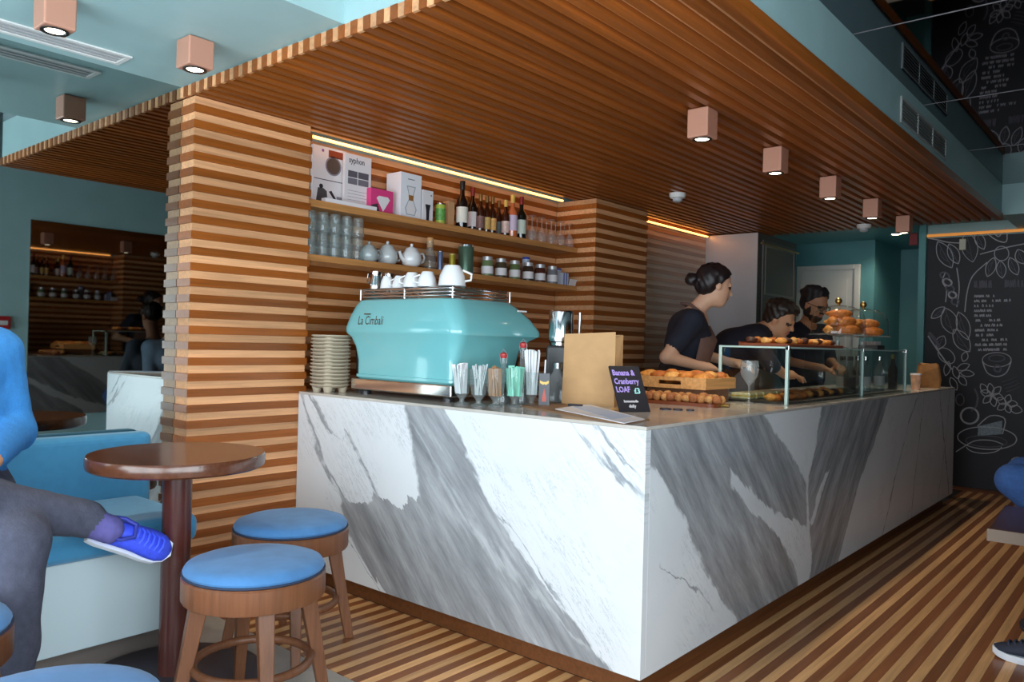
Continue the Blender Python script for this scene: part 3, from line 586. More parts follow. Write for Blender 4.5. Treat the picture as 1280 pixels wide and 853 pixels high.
# printed boards
def board(u0, u1, v0, vb, x, label, art):
    y0, y1 = PX((u0, vb), x).y, PX((u1, vb), x).y; h = min(PX((u0, v0), x).z-S1, 2.125-S1); w = y1-y0
    t = thing('coffee_print', label, 'poster', (x, y0, S1)); MB().box(-.02, 0, 0, w, 0, h).build('card', PAPER, t, bevel=.001)
    art(t, w, h); return t
def pr(t, m, poly, name='print', d=.0008): MB().prism(poly, 0, d, 'x').build(name, m, t)
def art1(t, w, h):
    pr(t, INKG, circ(.05, 20, (w*.60, h*.70)), 'printed_bowl'); pr(t, mat('ink_brown', '#5a4a40', .6), circ(.042, 20, (w*.60, h*.70)), 'printed_coffee', .0012)
    pr(t, INK, [(w*.04, h*.44), (w*.98, h*.44), (w*.98, h*.452), (w*.04, h*.452)], 'printed_rule')
    pr(t, mat('ink_dark', '#4d4a4c', .6), [(w*.10, .01), (w*.46, .01), (w*.42, h*.26), (w*.32, h*.30), (w*.16, h*.30)], 'printed_kettle'); pr(t, INK, circ(.012, 12, (w*.25, h*.33)), 'printed_knob')
    pr(t, INK, [(w*.48, h*.26), (w*.56, h*.28), (w*.74, h*.12), (w*.69, h*.10)], 'printed_handle'); pr(t, INKG, [(w*.72, .01), (w*.95, .01), (w*.95, h*.2), (w*.72, h*.2)], 'printed_glass')
    pr(t, mat('ink_magenta', '#8a5a9a', .6), circ(.008, 10, (w*.28, h*.93)), 'printed_dot'); pr(t, mat('ink_rust', '#8a3a1c', .6), [(w*.45, h*.84), (w*.9, h*.84), (w*.9, h*.96), (w*.45, h*.96)], 'printed_block')
def art2(t, w, h):
    for a, b_ in ((.12, .47), (.5, .9)):
        pr(t, mat('ink_mid', '#74707a', .6), [(w*a, h*.46), (w*b_, h*.46), (w*b_, h*.57), (w*a, h*.57)], 'printed_photo'); pr(t, mat('ink_mid2', '#5d5862', .6), [(w*a, h*.585), (w*b_, h*.585), (w*b_, h*.70), (w*a, h*.70)], 'printed_photo')
    for k in range(5): pr(t, INKG, [(w*.12, h*(.12+k*.055)), (w*(.88-.1*(k % 2)), h*(.12+k*.055)), (w*(.88-.1*(k % 2)), h*(.126+k*.055)), (w*.12, h*(.126+k*.055))], 'printed_text_line')
    text('title', 'syphon', .045, INK, t, (.0005, w*.14, h*.84), (PI/2, 0, PI/2), sx=.8)
board(390, 432, 172, 252, -2.055, 'white print of a coffee bowl above moka pots leaning behind the pillar', art1)
board(430, 463, 190, 257, -2.02, 'white print titled syphon with small grey photographs', art2)
y0, y1 = PX((404, 250), -1.96).y, PX((468, 262), -1.96).y
tag(MB().box(-1.975, -1.94, y0, y1, S1, S1+.022).build('folded_leaflet', PAPER, bevel=.001), 'low white leaflet strip lying on the shelf before the prints', 'leaflet')
def carton(u0, u1, v0, x, dx, m, label, art=None):
    a, b_ = PX((u0, 270), x).y, PX((u1, 270), x).y; h = PX(((u0+u1)/2, v0), x).z-S1
    t = thing('carton', label, 'box', (x, a, S1)); MB().box(-dx, 0, 0, b_-a, 0, h).build('box', m, t, bevel=.0015)
    if art: art(t, b_-a, h)
PINK = mat('pink_card', '#d8407f', .5)
def artp(t, w, h):
    pr(t, PAPER, [(w*.25, h*.62), (w*.35, h*.72), (w*.75, h*.72), (w*.85, h*.62), (w*.55, h*.1)], 'printed_filter'); pr(t, mat('ink_dk', '#3d3a40', .6), [(w*.03, .004), (w*.4, .004), (w*.3, h*.4), (w*.03, h*.3)], 'printed_shade')
def artc(t, w, h):
    g = mat('ink_blue_grey', '#9fa9b4', .6)
    pr(t, g, [(w*.28, h*.72), (w*.72, h*.72), (w*.58, h*.46), (w*.78, h*.22), (w*.7, h*.08), (w*.3, h*.08), (w*.22, h*.22), (w*.42, h*.46)], 'printed_flask'); pr(t, PAPER, [(w*.33, h*.70), (w*.67, h*.70), (w*.55, h*.47), (w*.73, h*.22), (w*.67, h*.1), (w*.33, h*.1), (w*.27, h*.22), (w*.45, h*.47)], 'printed_flask_light', .0012)
    pr(t, mat('ink_wood', '#9a6a38', .6), [(w*.40, h*.40), (w*.60, h*.40), (w*.62, h*.52), (w*.38, h*.52)], 'printed_collar', .0016); pr(t, INKG, [(w*.34, h*.86), (w*.66, h*.86), (w*.66, h*.88), (w*.34, h*.88)], 'printed_text_line')
def artd(t, w, h): pr(t, INK, [(w*.25, h*.55), (w*.75, h*.55), (w*.65, h*.35), (w*.62, h*.05), (w*.38, h*.05), (w*.35, h*.35)], 'printed_grinder'); pr(t, INKG, circ(.006, 10, (w*.8, h*.85)), 'printed_dot')
carton(463, 491, 237, -1.985, .05, PINK, 'pink carton of coffee filters with a white filter printed on it', artp)
carton(500, 526, 217, -1.975, .12, mat('white_carton', '#e8e8ee', .5), 'tall white carton printed with an hourglass coffee maker', artc)
carton(528, 541, 238, -1.975, .06, PAPER, 'small white carton printed with a dark hand grinder', artd)
def can(p, r, h, m, lid, label, name='tin', cat='tin', band=None, n=20):
    t = thing(name, label, cat, p); MB().lathe([(0, 0), (r, 0), (r, h*.93), (r*.96, h*.95)], n, close=False).build('body', m, t, smooth=40)
    MB().lathe([(r*.99, h*.93), (r*.99, h), (r*.9, h+.003), (0, h+.003)], n, close=False).build('lid', lid, t, smooth=40)
    if band: MB().lathe([(r*1.01, h*.2), (r*1.012, h*.2), (r*1.012, h*.75), (r*1.01, h*.75)], n, close=False).build('label_band', band, t, smooth=40)
    return t
can(at1(550, 279, -2.0), .031, .125, mat('green_tin', '#a5b84e', .4, noise=.35, nscale=40), CHROME, 'yellow green patterned tin between the cartons and the wine bottles', band=mat('green_band', '#5f9a4a', .4, noise=.4, nscale=70))
carton(560, 568, 252, -1.99, .05, mat('tan_carton', '#c99a6e', .6), 'small tan carton squeezed beside the tallest wine bottle')
# bottles
def bottle(u, v, x, h, r, gl, cap, lab, label, neck=.30, labz=(.12, .45)):
    p = PX((u, v), x); t = thing('bottle', label, 'bottle', (x, p.y, S1), 0, 'bottles on the upper shelf')
    MB().lathe([(0, 0), (r*.95, 0), (r, .006), (r, h*(1-neck-.16)), (r*.85, h*(1-neck-.08)), (r*.42, h*(1-neck)), (r*.36, h*.98), (r*.42, h*.985), (r*.42, h), (0, h)], 18).build('glass_body', gl, t, smooth=50)
    MB().lathe([(r*.44, h*(1-neck*.62)), (r*.46, h*.99), (r*.44, h*1.004), (0, h*1.005)], 14, close=False).build('capsule', cap, t, smooth=40)
    MB().lathe([(r*1.012, h*labz[0]), (r*1.012, h*labz[1])], 18, close=False).build('paper_label', lab, t, smooth=60)
WINE = mat('dark_wine_glass', '#15100f', .08, coat=.6); BEER = mat('brown_beer_glass', '#3a170a', .1, coat=.6); ROSE = mat('rose_wine', '#c96a3f', .1, coat=.6); GREENB = mat('green_black_glass', '#10150f', .08, coat=.6)
RC = mat('red_capsule', '#7a1d1f', .35); YC_ = mat('yellow_capsule', '#d8b45a', .4); BC = mat('black_capsule', '#1b1718', .35); GC = mat('gold_crown', '#8d6a3a', .35, .6)
bottle(577, 283, -1.995, .285, .036, WINE, BC, CREAM, 'dark wine bottle with a black capsule and cream label, tallest on the shelf')
bottle(590, 285, -2.045, .275, .032, WINE, RC, PAPER, 'dark wine bottle with a red capsule and white label beside the tallest bottle')
for k, (u, v, lc, lt_) in enumerate(((600, 287, '#7d5a55', 'patchwork'), (608, 288, '#c9a25c', 'amber'), (615, 290, '#e0a860', 'orange'), (623, 291, '#5d6a6c', 'slate'), (631.5, 292, '#d8b8b0', 'pink'))):
    bottle(u, v, -2.0 if k != 3 else -2.055, .235, .027, BEER, GC if k != 4 else YC_, mat('beer_label_%s' % lt_, lc, .6, noise=.35, nscale=60), 'brown beer bottle with a %s label' % lt_, labz=(.10, .42))
bottle(640, 294, -1.99, .275, .033, ROSE, YC_, mat('rose_label', '#cdb9cf', .6), 'rose wine bottle with a yellow capsule', labz=(.16, .52))
bottle(651, 296, -1.985, .275, .034, GREENB, RC, mat('green_label', '#c5cdbf', .6), 'black green wine bottle with a red capsule at the end of the row')
# upturned wine glasses
def wineglass(loc, label, group, up=False, s=1.0, name='wine_glass', m=None):
    t = thing(name, label, 'glass', loc, 0, group); prof = [(.030, 0), (.030, .003), (.006, .008), (.004, .02), (.004, .075), (.012, .085), (.034, .115), (.038, .14), (.034, .18)]
    fz = (lambda z: z*s) if up else (lambda z: (.18-z)*s)
    MB().lathe([(r*s, fz(z)) for r, z in prof[5:]], 18, close=False).build('bowl', m or CLR2, t, smooth=60)
    MB().lathe([(r*s, fz(z)) for r, z in prof[2:6]], 10, close=False).build('stem', m or CLR2, t, smooth=60)
    MB().lathe([(r*s, fz(z)) for r, z in prof[:3]], 18, close=False).build('foot', m or CLR2, t, smooth=60); return t
wg = None
for k in range(11):
    loc = (-1.972 if k % 2 == 0 else -2.055, PX((662, 298), -1.99).y+.052*k, S1+.001)
    if wg is None: wg = wineglass(loc, 'clear stemmed wine glass upside down along the edge of the upper shelf', 'upturned wine glasses', s=.92)
    else: dup(wg, loc, label=(None if k % 2 == 0 else 'clear stemmed wine glass upside down in the row against the slatted niche wall'))
# tumblers stacked upside down
tb = None
for r in range(2):
    for k in range(5):
        for lv in range(2):
            loc = (-1.972-.085*r, .098+.073*k, S2+.001+lv*.1215)
            if tb is None:
                tb = thing('tumbler', 'clear ribbed tumbler upside down on the lower shelf by the slatted pillar, another on top', 'glass', loc, 0, 'stacked tumblers')
                MB().lathe([(.033, 0), (.034, .004), (.028, .10), (.026, .118), (0, .12)], 16, close=False).build('wall', CLR, tb, smooth=50); MB().lathe([(.0345, .0), (.0355, .004), (.0335, .008)], 16, close=False).build('rim', CLR, tb, smooth=50)
            else: dup(tb, loc, scale=(1, 1, 1 if lv == 0 else .80), label=(None if lv == 0 else 'clear ribbed tumbler upside down on top of another tumbler by the slatted pillar'))
def teapot(p, s, m, label, rz=0, spout=True):
    t = thing('teapot', label, 'teapot', p, rz); a = s
    MB().lathe([(0, 0), (.030*a, 0), (.045*a, .012*a), (.052*a, .035*a), (.048*a, .062*a), (.034*a, .08*a), (.030*a, .084*a)], 22, close=False).build('body', m, t, smooth=50)
    l = MB().lathe([(.033*a, .082*a), (.028*a, .092*a), (.010*a, .099*a), (.006*a, .104*a)], 20, close=False).build('lid', m, t, smooth=50); MB().sph((0, 0, .109*a), .008*a, 10, 6).build('knob', m, l, smooth=60)
    MB().tube([(0, .046*a, .066*a), (0, .075*a, .075*a), (0, .088*a, .055*a), (0, .078*a, .03*a), (0, .05*a, .022*a)], .006*a, 8).build('handle', m, t, smooth=60)
    if spout: MB().tube([(0, -.045*a, .03*a), (0, -.068*a, .045*a), (0, -.08*a, .072*a)], [.014*a, .010*a, .007*a], 8).build('spout', m, t, smooth=60)
p2 = lambda u, v, x=-1.985: (x, PX((u, v), x).y, S2)
teapot(p2(461, 325), .95, mat('glass_pot_grey', '#aab4b6', .15, coat=.4), 'small silver grey creamer pot beside the stacked tumblers', spout=False)
teapot(p2(484, 329, -2.01), 1.12, ALU, 'round white teapot nearer the tumblers on the lower shelf'); teapot(p2(514, 331, -1.975), 1.12, PORC, 'smaller white teapot beside the corked carafe')
t = thing('carafe', 'clear glass carafe with a cork stopper behind the teapots', 'carafe', p2(537, 333, -2.0)); MB().lathe([(0, 0), (.036, 0), (.038, .03), (.030, .09), (.018, .13), (.022, .165)], 18, close=False).build('body', CLR, t, smooth=50); MB().lathe([(.018, .128), (.020, .165), (.018, .185), (0, .185)], 14, close=False).build('cork', mat('cork', '#c08d5a', .8, noise=.2), t, smooth=40)
can(p2(550, 334), .017, .115, mat('blue_tin', '#6d7a9c', .3, .5), CHROME, 'slim blue grey tin behind the big coffee cup'); can(p2(565, 337, -1.975), .019, .105, mat('gold_tin', '#b6a93d', .3, .5), mat('gold_lid', '#d8c878', .3, .5), 'slim yellow gold tin beside the green canister')
can(p2(582, 338, -2.0), .047, .175, mat('green_canister', '#5f7d6b', .3, .5, noise=.2, nscale=9), CHROME, 'large metallic green canister with a steel lid', 'canister', 'canister')
jarm = [('#6b7d55', 'green'), ('#4a4232', 'brown'), ('#5f7048', 'olive'), ('#3b2e26', 'dark'), ('#4d2a22', 'red brown'), ('#7d7f86', 'grey')]
for k, ((u, v), (c_, w_)) in enumerate(zip(((609, 341), (626, 343), (643, 345), (660, 346), (675, 348), (690, 350)), jarm)):
    t = thing('spice_jar', 'glass jar of %s tea leaves with a white label' % w_, 'jar', p2(u, v, -1.975), 0, 'labelled jars on the lower shelf'); r = .033; t.scale = (1.13, 1.13, 1.15)
    MB().lathe([(0, 0), (r, 0), (r, .075), (r*.8, .085)], 18, close=False).build('glass', mat('jar_fill_%d' % k, c_, .15, coat=.5), t, smooth=40); MB().lathe([(r*.84, .084), (r*.84, .104), (0, .105)], 18, close=False).build('lid', mat('jar_lid_grey', '#c0bfc2', .3, .4), t, smooth=40)
    MB().lathe([(r*1.02, .012), (r*1.02, .052)], 18, close=False).build('label', PAPER, t, smooth=60)
for k, (u, c_, h) in enumerate(((657, '#2a45a8', .165), (697, '#3d55b0', .12))):
    can(p2(u, 347+k*3, -2.06), .026, h, mat('blue_white_%d' % k, '#b9c6dc', .3), mat('blue_lid_%d' % k, c_, .35), ('tall jar with a bright blue lid behind the tea jars', 'white jar with a blue lid behind the last tea jar')[k], 'jar', 'jar')
t = thing('carton', 'white and blue striped carton at the end of the lower shelf', 'box', p2(703, 352, -1.955)); MB().box(-.05, 0, 0, .07, 0, .085).build('box', mat('blue_white_carton', '#c3cbdc', .5), t, bevel=.001)
for k in range(2): MB().box(0, .0006, .012+k*.03, .024+k*.03, .002, .083).build('stripe', mat('stripe_blue', '#5a70b8', .5), t)
tag(MB().box(-.004, 0, 0, .09, 0, .045).build('shelf_card', PAPER, loc=(-1.945, PX((707, 354), -1.945).y+.04, S2+.0005), rot=(0, .25, 0)), 'small white card leaning at the end of the lower shelf', 'card')

# ------------------------------------------------------------------ espresso machine
MACH = mat('machine_aqua', '#74b9bd', .16, coat=.6); LEGB = mat('machine_black', '#26272a', .35)
t = thing('espresso_machine', 'large aqua espresso machine with a chrome cup rail on top', 'espresso machine', (-1.34, .37, H))
def rrect(x0, x1, y0, y1, r, z, n=6):
    pts = []
    for cx, cy, a0 in ((x1-r, y1-r, 0), (x0+r, y1-r, PI/2), (x0+r, y0+r, PI), (x1-r, y0+r, 1.5*PI)):
        for k in range(n+1): a = a0+PI/2*k/n; pts.append((cx+r*math.cos(a), cy+r*math.sin(a), z))
    return pts
ox, oy = -1.34, .37
lv = [(.074, -1.628, -1.005, .135, .55, .03), (.082, -1.638, -.995, .125, .555, .03), (.094, -1.638, -.995, .125, .555, .03), (.096, -1.632, -1.0, .13, .55, .03), (.16, -1.64, -.995, .13, .555, .04), (.22, -1.66, -.985, .125, .575, .05), (.265, -1.695, -.965, .118, .63, .06), (.283, -1.72, -.95, .108, .68, .065), (.292, -1.724, -.948, .106, .685, .065),
      (.310, -1.724, -.950, .107, .682, .065), (.36, -1.71, -.97, .115, .645, .07), (.41, -1.685, -1.0, .128, .59, .07), (.434, -1.665, -1.02, .14, .55, .065), (.440, -1.65, -1.035, .152, .535, .055)]
MB().loft([rrect(a-ox, b_-ox, c_-oy, d_-oy, r, z) for z, a, b_, c_, d_, r in lv]).build('body_shell', MACH, t, smooth=25)
MB().box(-1.66-ox, -1.0-ox, .125-oy, .62-oy, .022, .073).build('drip_tray', mat('polished_tray', '#cfc8c2', .12, 1), t, bevel=.006)
for a in (-1.60, -1.06):
    for b_ in (.17, .55): MB().lathe([(.024, 0), (.024, .015), (.02, .0215)], 14, c=(a-ox, b_-oy, 0)).build('foot', LEGB, t, smooth=40)
MB().prism([(.56-oy, .075), (.66-oy, .075), (.66-oy, .10), (.60-oy, .11), (.60-oy, .24), (.66-oy, .26), (.66-oy, .28), (.56-oy, .28)], -1.58-ox, -1.04-ox, 'x').build('group_panel', LEGB, t)
for k in range(3):
    zz = .452+k*.015; MB().tube([(x_, y_, zz) for x_, y_, _ in rrect(-1.645-ox, -1.04-ox, .16-oy, .53-oy, .03, 0)], .0045, 6, True).build('cup_rail', CHROME, t, smooth=60)
for a in (-1.645, -1.34, -1.04):
    for b_ in (.16, .53): MB().tube([(a-ox, b_-oy, .438), (a-ox, b_-oy, .486)], .0045, 8).build('rail_post', STEEL, t, smooth=60)
for k in range(11): MB().tube([(-1.64-ox, .175-oy+k*.034, .489), (-1.045-ox, .175-oy+k*.034, .489)], .003, 5).build('cup_tray_wire', CHROME, t, smooth=60)
bd = mat('badge_copper', '#6e5a4c', .25, .8)
text('maker_badge', 'La Cimbali', .058, bd, t, (-1.60-ox, .112-oy, .322), (PI/2-.17, 0, 0), ext=.004, sx=.72)
MB().box(-1.555-ox, -1.515-ox, .108-oy, .116-oy, .368, .373).build('badge_bar', bd, t)
MB().box(-.968-ox, -.962-ox, .50-oy, .56-oy, .395, .402).build('side_lamp', WHITE, t)
# cups on the machine
MZ = H+.4935
def cup(loc, r, h, label, rz=0, handle=True, m=None, group='cups on the espresso machine'):
    t = thing('coffee_cup', label, 'cup', loc, rz, group)
    MB().lathe([(r, 0), (r*.99, .004), (r*.9, h*.5), (r*.62, h*.92), (r*.55, h), (r*.5, h*.99), (0, h*.99)], 22, close=False).build('cup_wall', m or PORC, t, smooth=50)
    if handle: MB().tube([(0, r*.92, h*.25), (0, r*1.35, h*.3), (0, r*1.4, h*.6), (0, r*.75, h*.78)], r*.09, 8).build('handle', m or PORC, t, smooth=60)
def onm(u, y): p = PY((u, 357), y); return (p.x, y, MZ)
cup(onm(484, .22), .033, .058, 'small white espresso cup upside down on the machine beside the metal jugs', 1); cup(onm(499, .23), .033, .058, 'small white espresso cup upside down on the machine, second from the metal jugs', 2)
cup(onm(515, .20), .042, .066, 'middle white cup upside down on the machine', 2.2); cup(onm(534, .20), .044, .066, 'plain white cup upside down beside the large cup on the machine', 2.6); cup(onm(565, .21), .060, .088, 'large white cappuccino cup upside down with its handle outwards', -.9)
for k, (u, y) in enumerate(((470, .24), (486, .34))):
    t = thing('milk_jug', ('steel milk jug at the pillar end of the machine top', 'steel milk jug behind the small espresso cups')[k], 'jug', onm(u, y)); MB().lathe([(0, 0), (.032, 0), (.033, .03), (.024, .065), (.027, .085)], 18, close=False).build('body', CHROME, t, smooth=50); MB().tube([(0, -.024, .075), (.0, -.05, .07), (0, -.052, .035), (0, -.032, .02)], .004, 6).build('handle', CHROME, t, smooth=60)
# ------------------------------------------------------------------ things on the bar
KRAFT = mat('kraft_paper', '#c2986a', .8, noise=.06, nscale=20, bump=.15, bscale=25); KRAFTD = mat('kraft_paper_inside', '#a87c50', .85)
PULP = mat('moulded_pulp', '#b9ab95', .95, bump=.3, bscale=120)
# cup carriers in a stack
def lobes(r, n=40):
    out = []
    for i in range(n):
        a = 2*PI*i/n; q = r*(1+.10*abs(math.cos(2*a))**.6)/max(abs(math.cos(a)), abs(math.sin(a)))**.45
        out.append((q*math.cos(a)*.92, q*math.sin(a)*.92))
    return out
cm = None; CPX, CPY = -1.795, .108
for k in range(15):
    loc = (CPX+random.uniform(-.002, .002), CPY+random.uniform(-.002, .002), H+k*.0166)
    if cm is None:
        mb = MB(); lo, mid, hi = lobes(.070), lobes(.082), lobes(.088)
        mb.loft([[(x_, y_, .022) for x_, y_ in lo], [(x_, y_, .030) for x_, y_ in mid], [(x_, y_, .034) for x_, y_ in hi], [(x_, y_, .0385) for x_, y_ in hi], [(x_*.98, y_*.98, .0385) for x_, y_ in mid]])
        cm = thing('cup_carrier', 'beige moulded pulp cup carrier in the stack beside the espresso machine', 'cup carrier', loc, 0, 'stacked cup carriers')
        mb.build('tray', PULP, cm, smooth=35)
        for a in (-1, 1):
            for b_ in (-1, 1): MB().lathe([(.017, 0), (.024, .022), (.026, .0335)], 12, c=(a*.042, b_*.042, 0)).build('cup_well', PULP, cm, smooth=40)
    else: dup(cm, loc, label=('beige moulded pulp cup carrier at the very top of its stack' if k == 14 else None))
SMOKEP = glass('smoked_plastic', '#9a948f', refl=1.2, cloud=.12)
t = thing('plastic_cup', 'smoky clear plastic cup with a white stirrer behind the cup carriers', 'cup', (-1.80, .31, H)); MB().lathe([(0, 0), (.03, 0), (.045, .34), (.047, .345)], 18, close=False).build('cup_wall', SMOKEP, t, smooth=50); MB().tube([(.0, 0, .01), (.02, -.02, .40)], .004, 6).build('stirrer', PAPER, t)
# footed glasses with sachets, sticks and straws
def footed(loc, label, s=1.0, handle=False):
    t = thing('footed_glass', label, 'glass', loc, 0, 'footed glasses on the bar'); pr_ = [(0, 0), (.030, 0), (.030, .006), (.012, .012), (.010, .022), (.020, .036), (.030, .05), (.036, .09), (.037, .150)]
    MB().lathe([(r*s, z*s) for r, z in pr_[5:]], 20, close=False).build('bowl', CLR, t, smooth=50); MB().lathe([(r*s, z*s) for r, z in pr_[:6]], 20, close=False).build('foot', CLR, t, smooth=50)
    if handle: MB().tube([(.022*s, -.012*s, .042*s), (.042*s, -.03*s, .04*s), (.045*s, -.032*s, .02*s), (.025*s, -.018*s, .014*s)], .004*s, 8).build('handle', CLR, t, smooth=60)
    return t
def sachets(t, n, m, r, z0, z1, w=.010, name='sachet'):
    for k in range(n):
        a = random.uniform(0, 6.28); q = r*math.sqrt(random.random())*.75; zz = z1+random.uniform(-.012, .006)
        M_ = Matrix.Translation((q*math.cos(a), q*math.sin(a), z0)) @ Euler((random.uniform(-.12, .12), random.uniform(-.12, .12), a)).to_matrix().to_4x4()
        MB().box(-w, w, -.0025, .0025, 0, zz-z0, M_).build(name, m, t)
def sticks(t, n, m, r, z0, z1, rr=.002, lean=.12, name='stick'):
    for k in range(n):
        a = random.uniform(0, 6.28); q = r*math.sqrt(random.random()); b_ = random.uniform(0, 6.28)
        MB().tube([(q*.6*math.cos(a), q*.6*math.sin(a), z0), (q*math.cos(a)+lean*.1*math.cos(b_), q*math.sin(a)+lean*.1*math.sin(b_), z1+random.uniform(-.006, .006))], rr, 6).build(name, m, t)
def onc(u, v): p = PZ((u, v), H); return (p.x, p.y, H)
t = footed(onc(577, 506), 'footed glass of white sugar sachets in front of the espresso machine', .98); sachets(t, 12, PAPER, .030, .045, .166, .008)
t = footed(onc(598, 508), 'footed glass of thin white wrapped sticks', .98); sticks(t, 14, mat('wrapped_stick', '#cfd2d4', .5), .024, .045, .165, .0028, .22)
t = footed(onc(619, 509), 'footed glass with a small handle holding brown sugar sachets', 1.02, True); sachets(t, 14, mat('brown_sachet', '#a97b50', .7), .030, .045, .165, .011)
t = footed(onc(643, 509), 'footed glass of mint green sachets', 1.04); sachets(t, 14, mat('mint_sachet', '#86d2bd', .5), .033, .045, .160, .013)
t = footed(onc(664, 507), 'footed glass tightly packed with long white paper straws', .92); sticks(t, 44, mat('white_straw', '#e9ebee', .45), .034, .045, .225, .0034, .03, 'straw')
for k, (u, v, c_) in enumerate(((619, 500, 'nearer the thin sticks'), (634, 499, 'nearer the straws'))):
    p = ((-.835, .262, H), (-.800, .345, H))[k]; t = thing('swing_top_bottle', 'clear swing-top bottle with a red stopper, the one '+c_, 'bottle', p); hh = .20+.045*k
    MB().lathe([(0, 0), (.030, 0), (.031, .10), (.014, .135), (.012, hh)], 16, close=False).build('body', CLR, t, smooth=50); MB().lathe([(.013, hh-.008), (.016, hh), (.016, hh+.01), (.008, hh+.016), (0, hh+.016)], 14, close=False).build('stopper', mat('stopper_red', '#b03030', .4), t, smooth=50)
    MB().lathe([(0, .004), (.028, .004), (.028, .085), (0, .085)], 14).build('syrup', mat('dark_syrup', '#241c1e', .15), t, smooth=40); MB().tube([(.016, 0, hh-.03), (.02, 0, hh+.005), (0, 0, hh+.03), (-.02, 0, hh+.005), (-.016, 0, hh-.03)], .0016, 6).build('wire', STEEL, t)
# grinder behind the bag
p = onc(697, 494); t = thing('coffee_grinder', 'black coffee grinder with a polished steel hopper behind the paper bag', 'grinder', (-.845, .665, H), .5)
MB().box(-.055, .055, -.07, .07, 0, .25).build('body', LEGB, t, bevel=.012, seg=3); MB().lathe([(.05, .25), (.05, .262), (.056, .268), (.056, .40), (.052, .408), (0, .41)], 24, close=False).build('hopper', CHROME, t, smooth=40); MB().tube([(.06, .0, .30), (.085, .0, .30), (.085, 0, .40)], .007, 8).build('lever', STEEL, t, smooth=50); MB().tube([(.056, -.02, .15), (.10, -.03, .13)], .012, 8).build('spout', STEEL, t, smooth=50)
# squared jar and black gift box in front of the bag
t = thing('square_jar', 'square clear glass jar with a steel cap beside the paper bag', 'jar', onc(696, 503), .5); JG = glass('jar_glass_grey', '#b9c2c6', refl=1.3, cloud=.22)
MB().loft([rrect(-.038, .038, -.038, .038, .010, z) for z in (0, .10)]+[rrect(-.020, .020, -.020, .020, .012, .135), rrect(-.018, .018, -.018, .018, .012, .15)]).build('body', JG, t, smooth=40); MB().lathe([(.021, .148), (.021, .172), (0, .174)], 16, close=False).build('cap', STEEL, t, smooth=40)
t = thing('gift_box', 'narrow dark box with a gold bow motif and a red drop beside the straws', 'box', onc(680, 508), .62); MB().box(-.022, .022, -.018, .018, 0, .135).build('box', mat('charcoal_card', '#5a5c62', .5), t, bevel=.001)
GOLDP = mat('gold_print', '#c9a75a', .4, .3)
MB().prism([(-.018, .096), (-.006, .088), (0, .092), (.006, .088), (.018, .096), (.018, .106), (.006, .100), (-.006, .100), (-.018, .106)], -.0190, -.0181, 'y').build('gold_motif', GOLDP, t); MB().prism([(-.008, .02), (.008, .02), (.009, .035), (0, .075), (-.009, .035)], -.0190, -.0181, 'y').build('red_drop', mat('red_print', '#c05a50', .5), t)
MB().tube([(0, 0, .13), (.002, 0, .19)], .0035, 6).build('white_pick', PAPER, t)
# kraft carrier bag
A_ = Vector((-.715, .515)); t = thing('paper_bag', 'tall plain brown kraft paper bag standing open on the marble bar', 'paper bag', (-.612, .588, H), .30)
w2_, d2_, hh = .115, .066, .30
def bagring(z, sx, sy, n=3): return [(-w2_*sx, -d2_*sy, z), (w2_*sx, -d2_*sy, z), (w2_*sx*1.0, -.01, z), (w2_*sx, d2_*sy, z), (-w2_*sx, d2_*sy, z), (-w2_*sx, -.01, z)]
R0 = [bagring(0, 1, 1), bagring(.05, .99, 1), bagring(.16, .98, .92), bagring(hh, .98, .85)]
R0[3][1] = (w2_*.96, -d2_*.80, hh+.012); R0[3][2] = (w2_*.78, 0, hh-.015); R0[2][2] = (w2_*.90, 0, .16); R0[3][5] = (-w2_*.80, 0, hh-.012); R0[2][5] = (-w2_*.92, 0, .16); R0[3][3] = (w2_*.98, d2_*.9, hh+.002)
mb = MB(); mb.loft(R0, cap=False); mb.add(R0[0], [(0, 1, 2, 3, 4, 5)]); o = mb.build('bag_body', KRAFT, t); sd = o.modifiers.new('paper', 'SOLIDIFY'); sd.thickness = .0012
# chalk sign
t = thing('chalk_sign', 'small black chalk sign with purple lettering leaning beside the paper bag', 'sign', (-.345, .385, H), math.atan2(.88, .48)-.0)
Mt = Euler((-.52, 0, 0)).to_matrix().to_4x4()
SL = MB().box(0, .135, -.004, .004, 0, .20, Mt); SL.build('slate', mat('slate_black', '#1d1b24', .6), t, bevel=.001)
MB().box(.006, .129, .066, .078, 0, .012).build('rest', CRATEW, t); MB().box(.055, .075, .003, .008, .02, .13, Matrix.Translation((0, .072, 0)) @ Euler((-.04, 0, 0)).to_matrix().to_4x4()).build('strut', CRATEW, t)
PUR = mat('purple_chalk', '#b59be6', .8); CYN = mat('cyan_chalk', '#a8e6e2', .8)
def sg(body, size, m, x_, z_, sx=.8):
    p = Mt @ Vector((x_, -.0046, z_)); text('lettering', body, size, m, t, p, (PI/2-.52, 0, 0), sx=sx, ext=.0004, bold=.0009)
sg('Banana &', .034, PUR, .006, .158, .78); sg('Cranberry', .034, PUR, .006, .120, .76); sg('LOAF', .034, PUR, .006, .084, .75); sg('£3', .034, CYN, .084, .078, .8); sg('homemade', .014, CHALK, .028, .040, 1.0); sg('daily', .017, CHALK, .045, .018, 1.0)
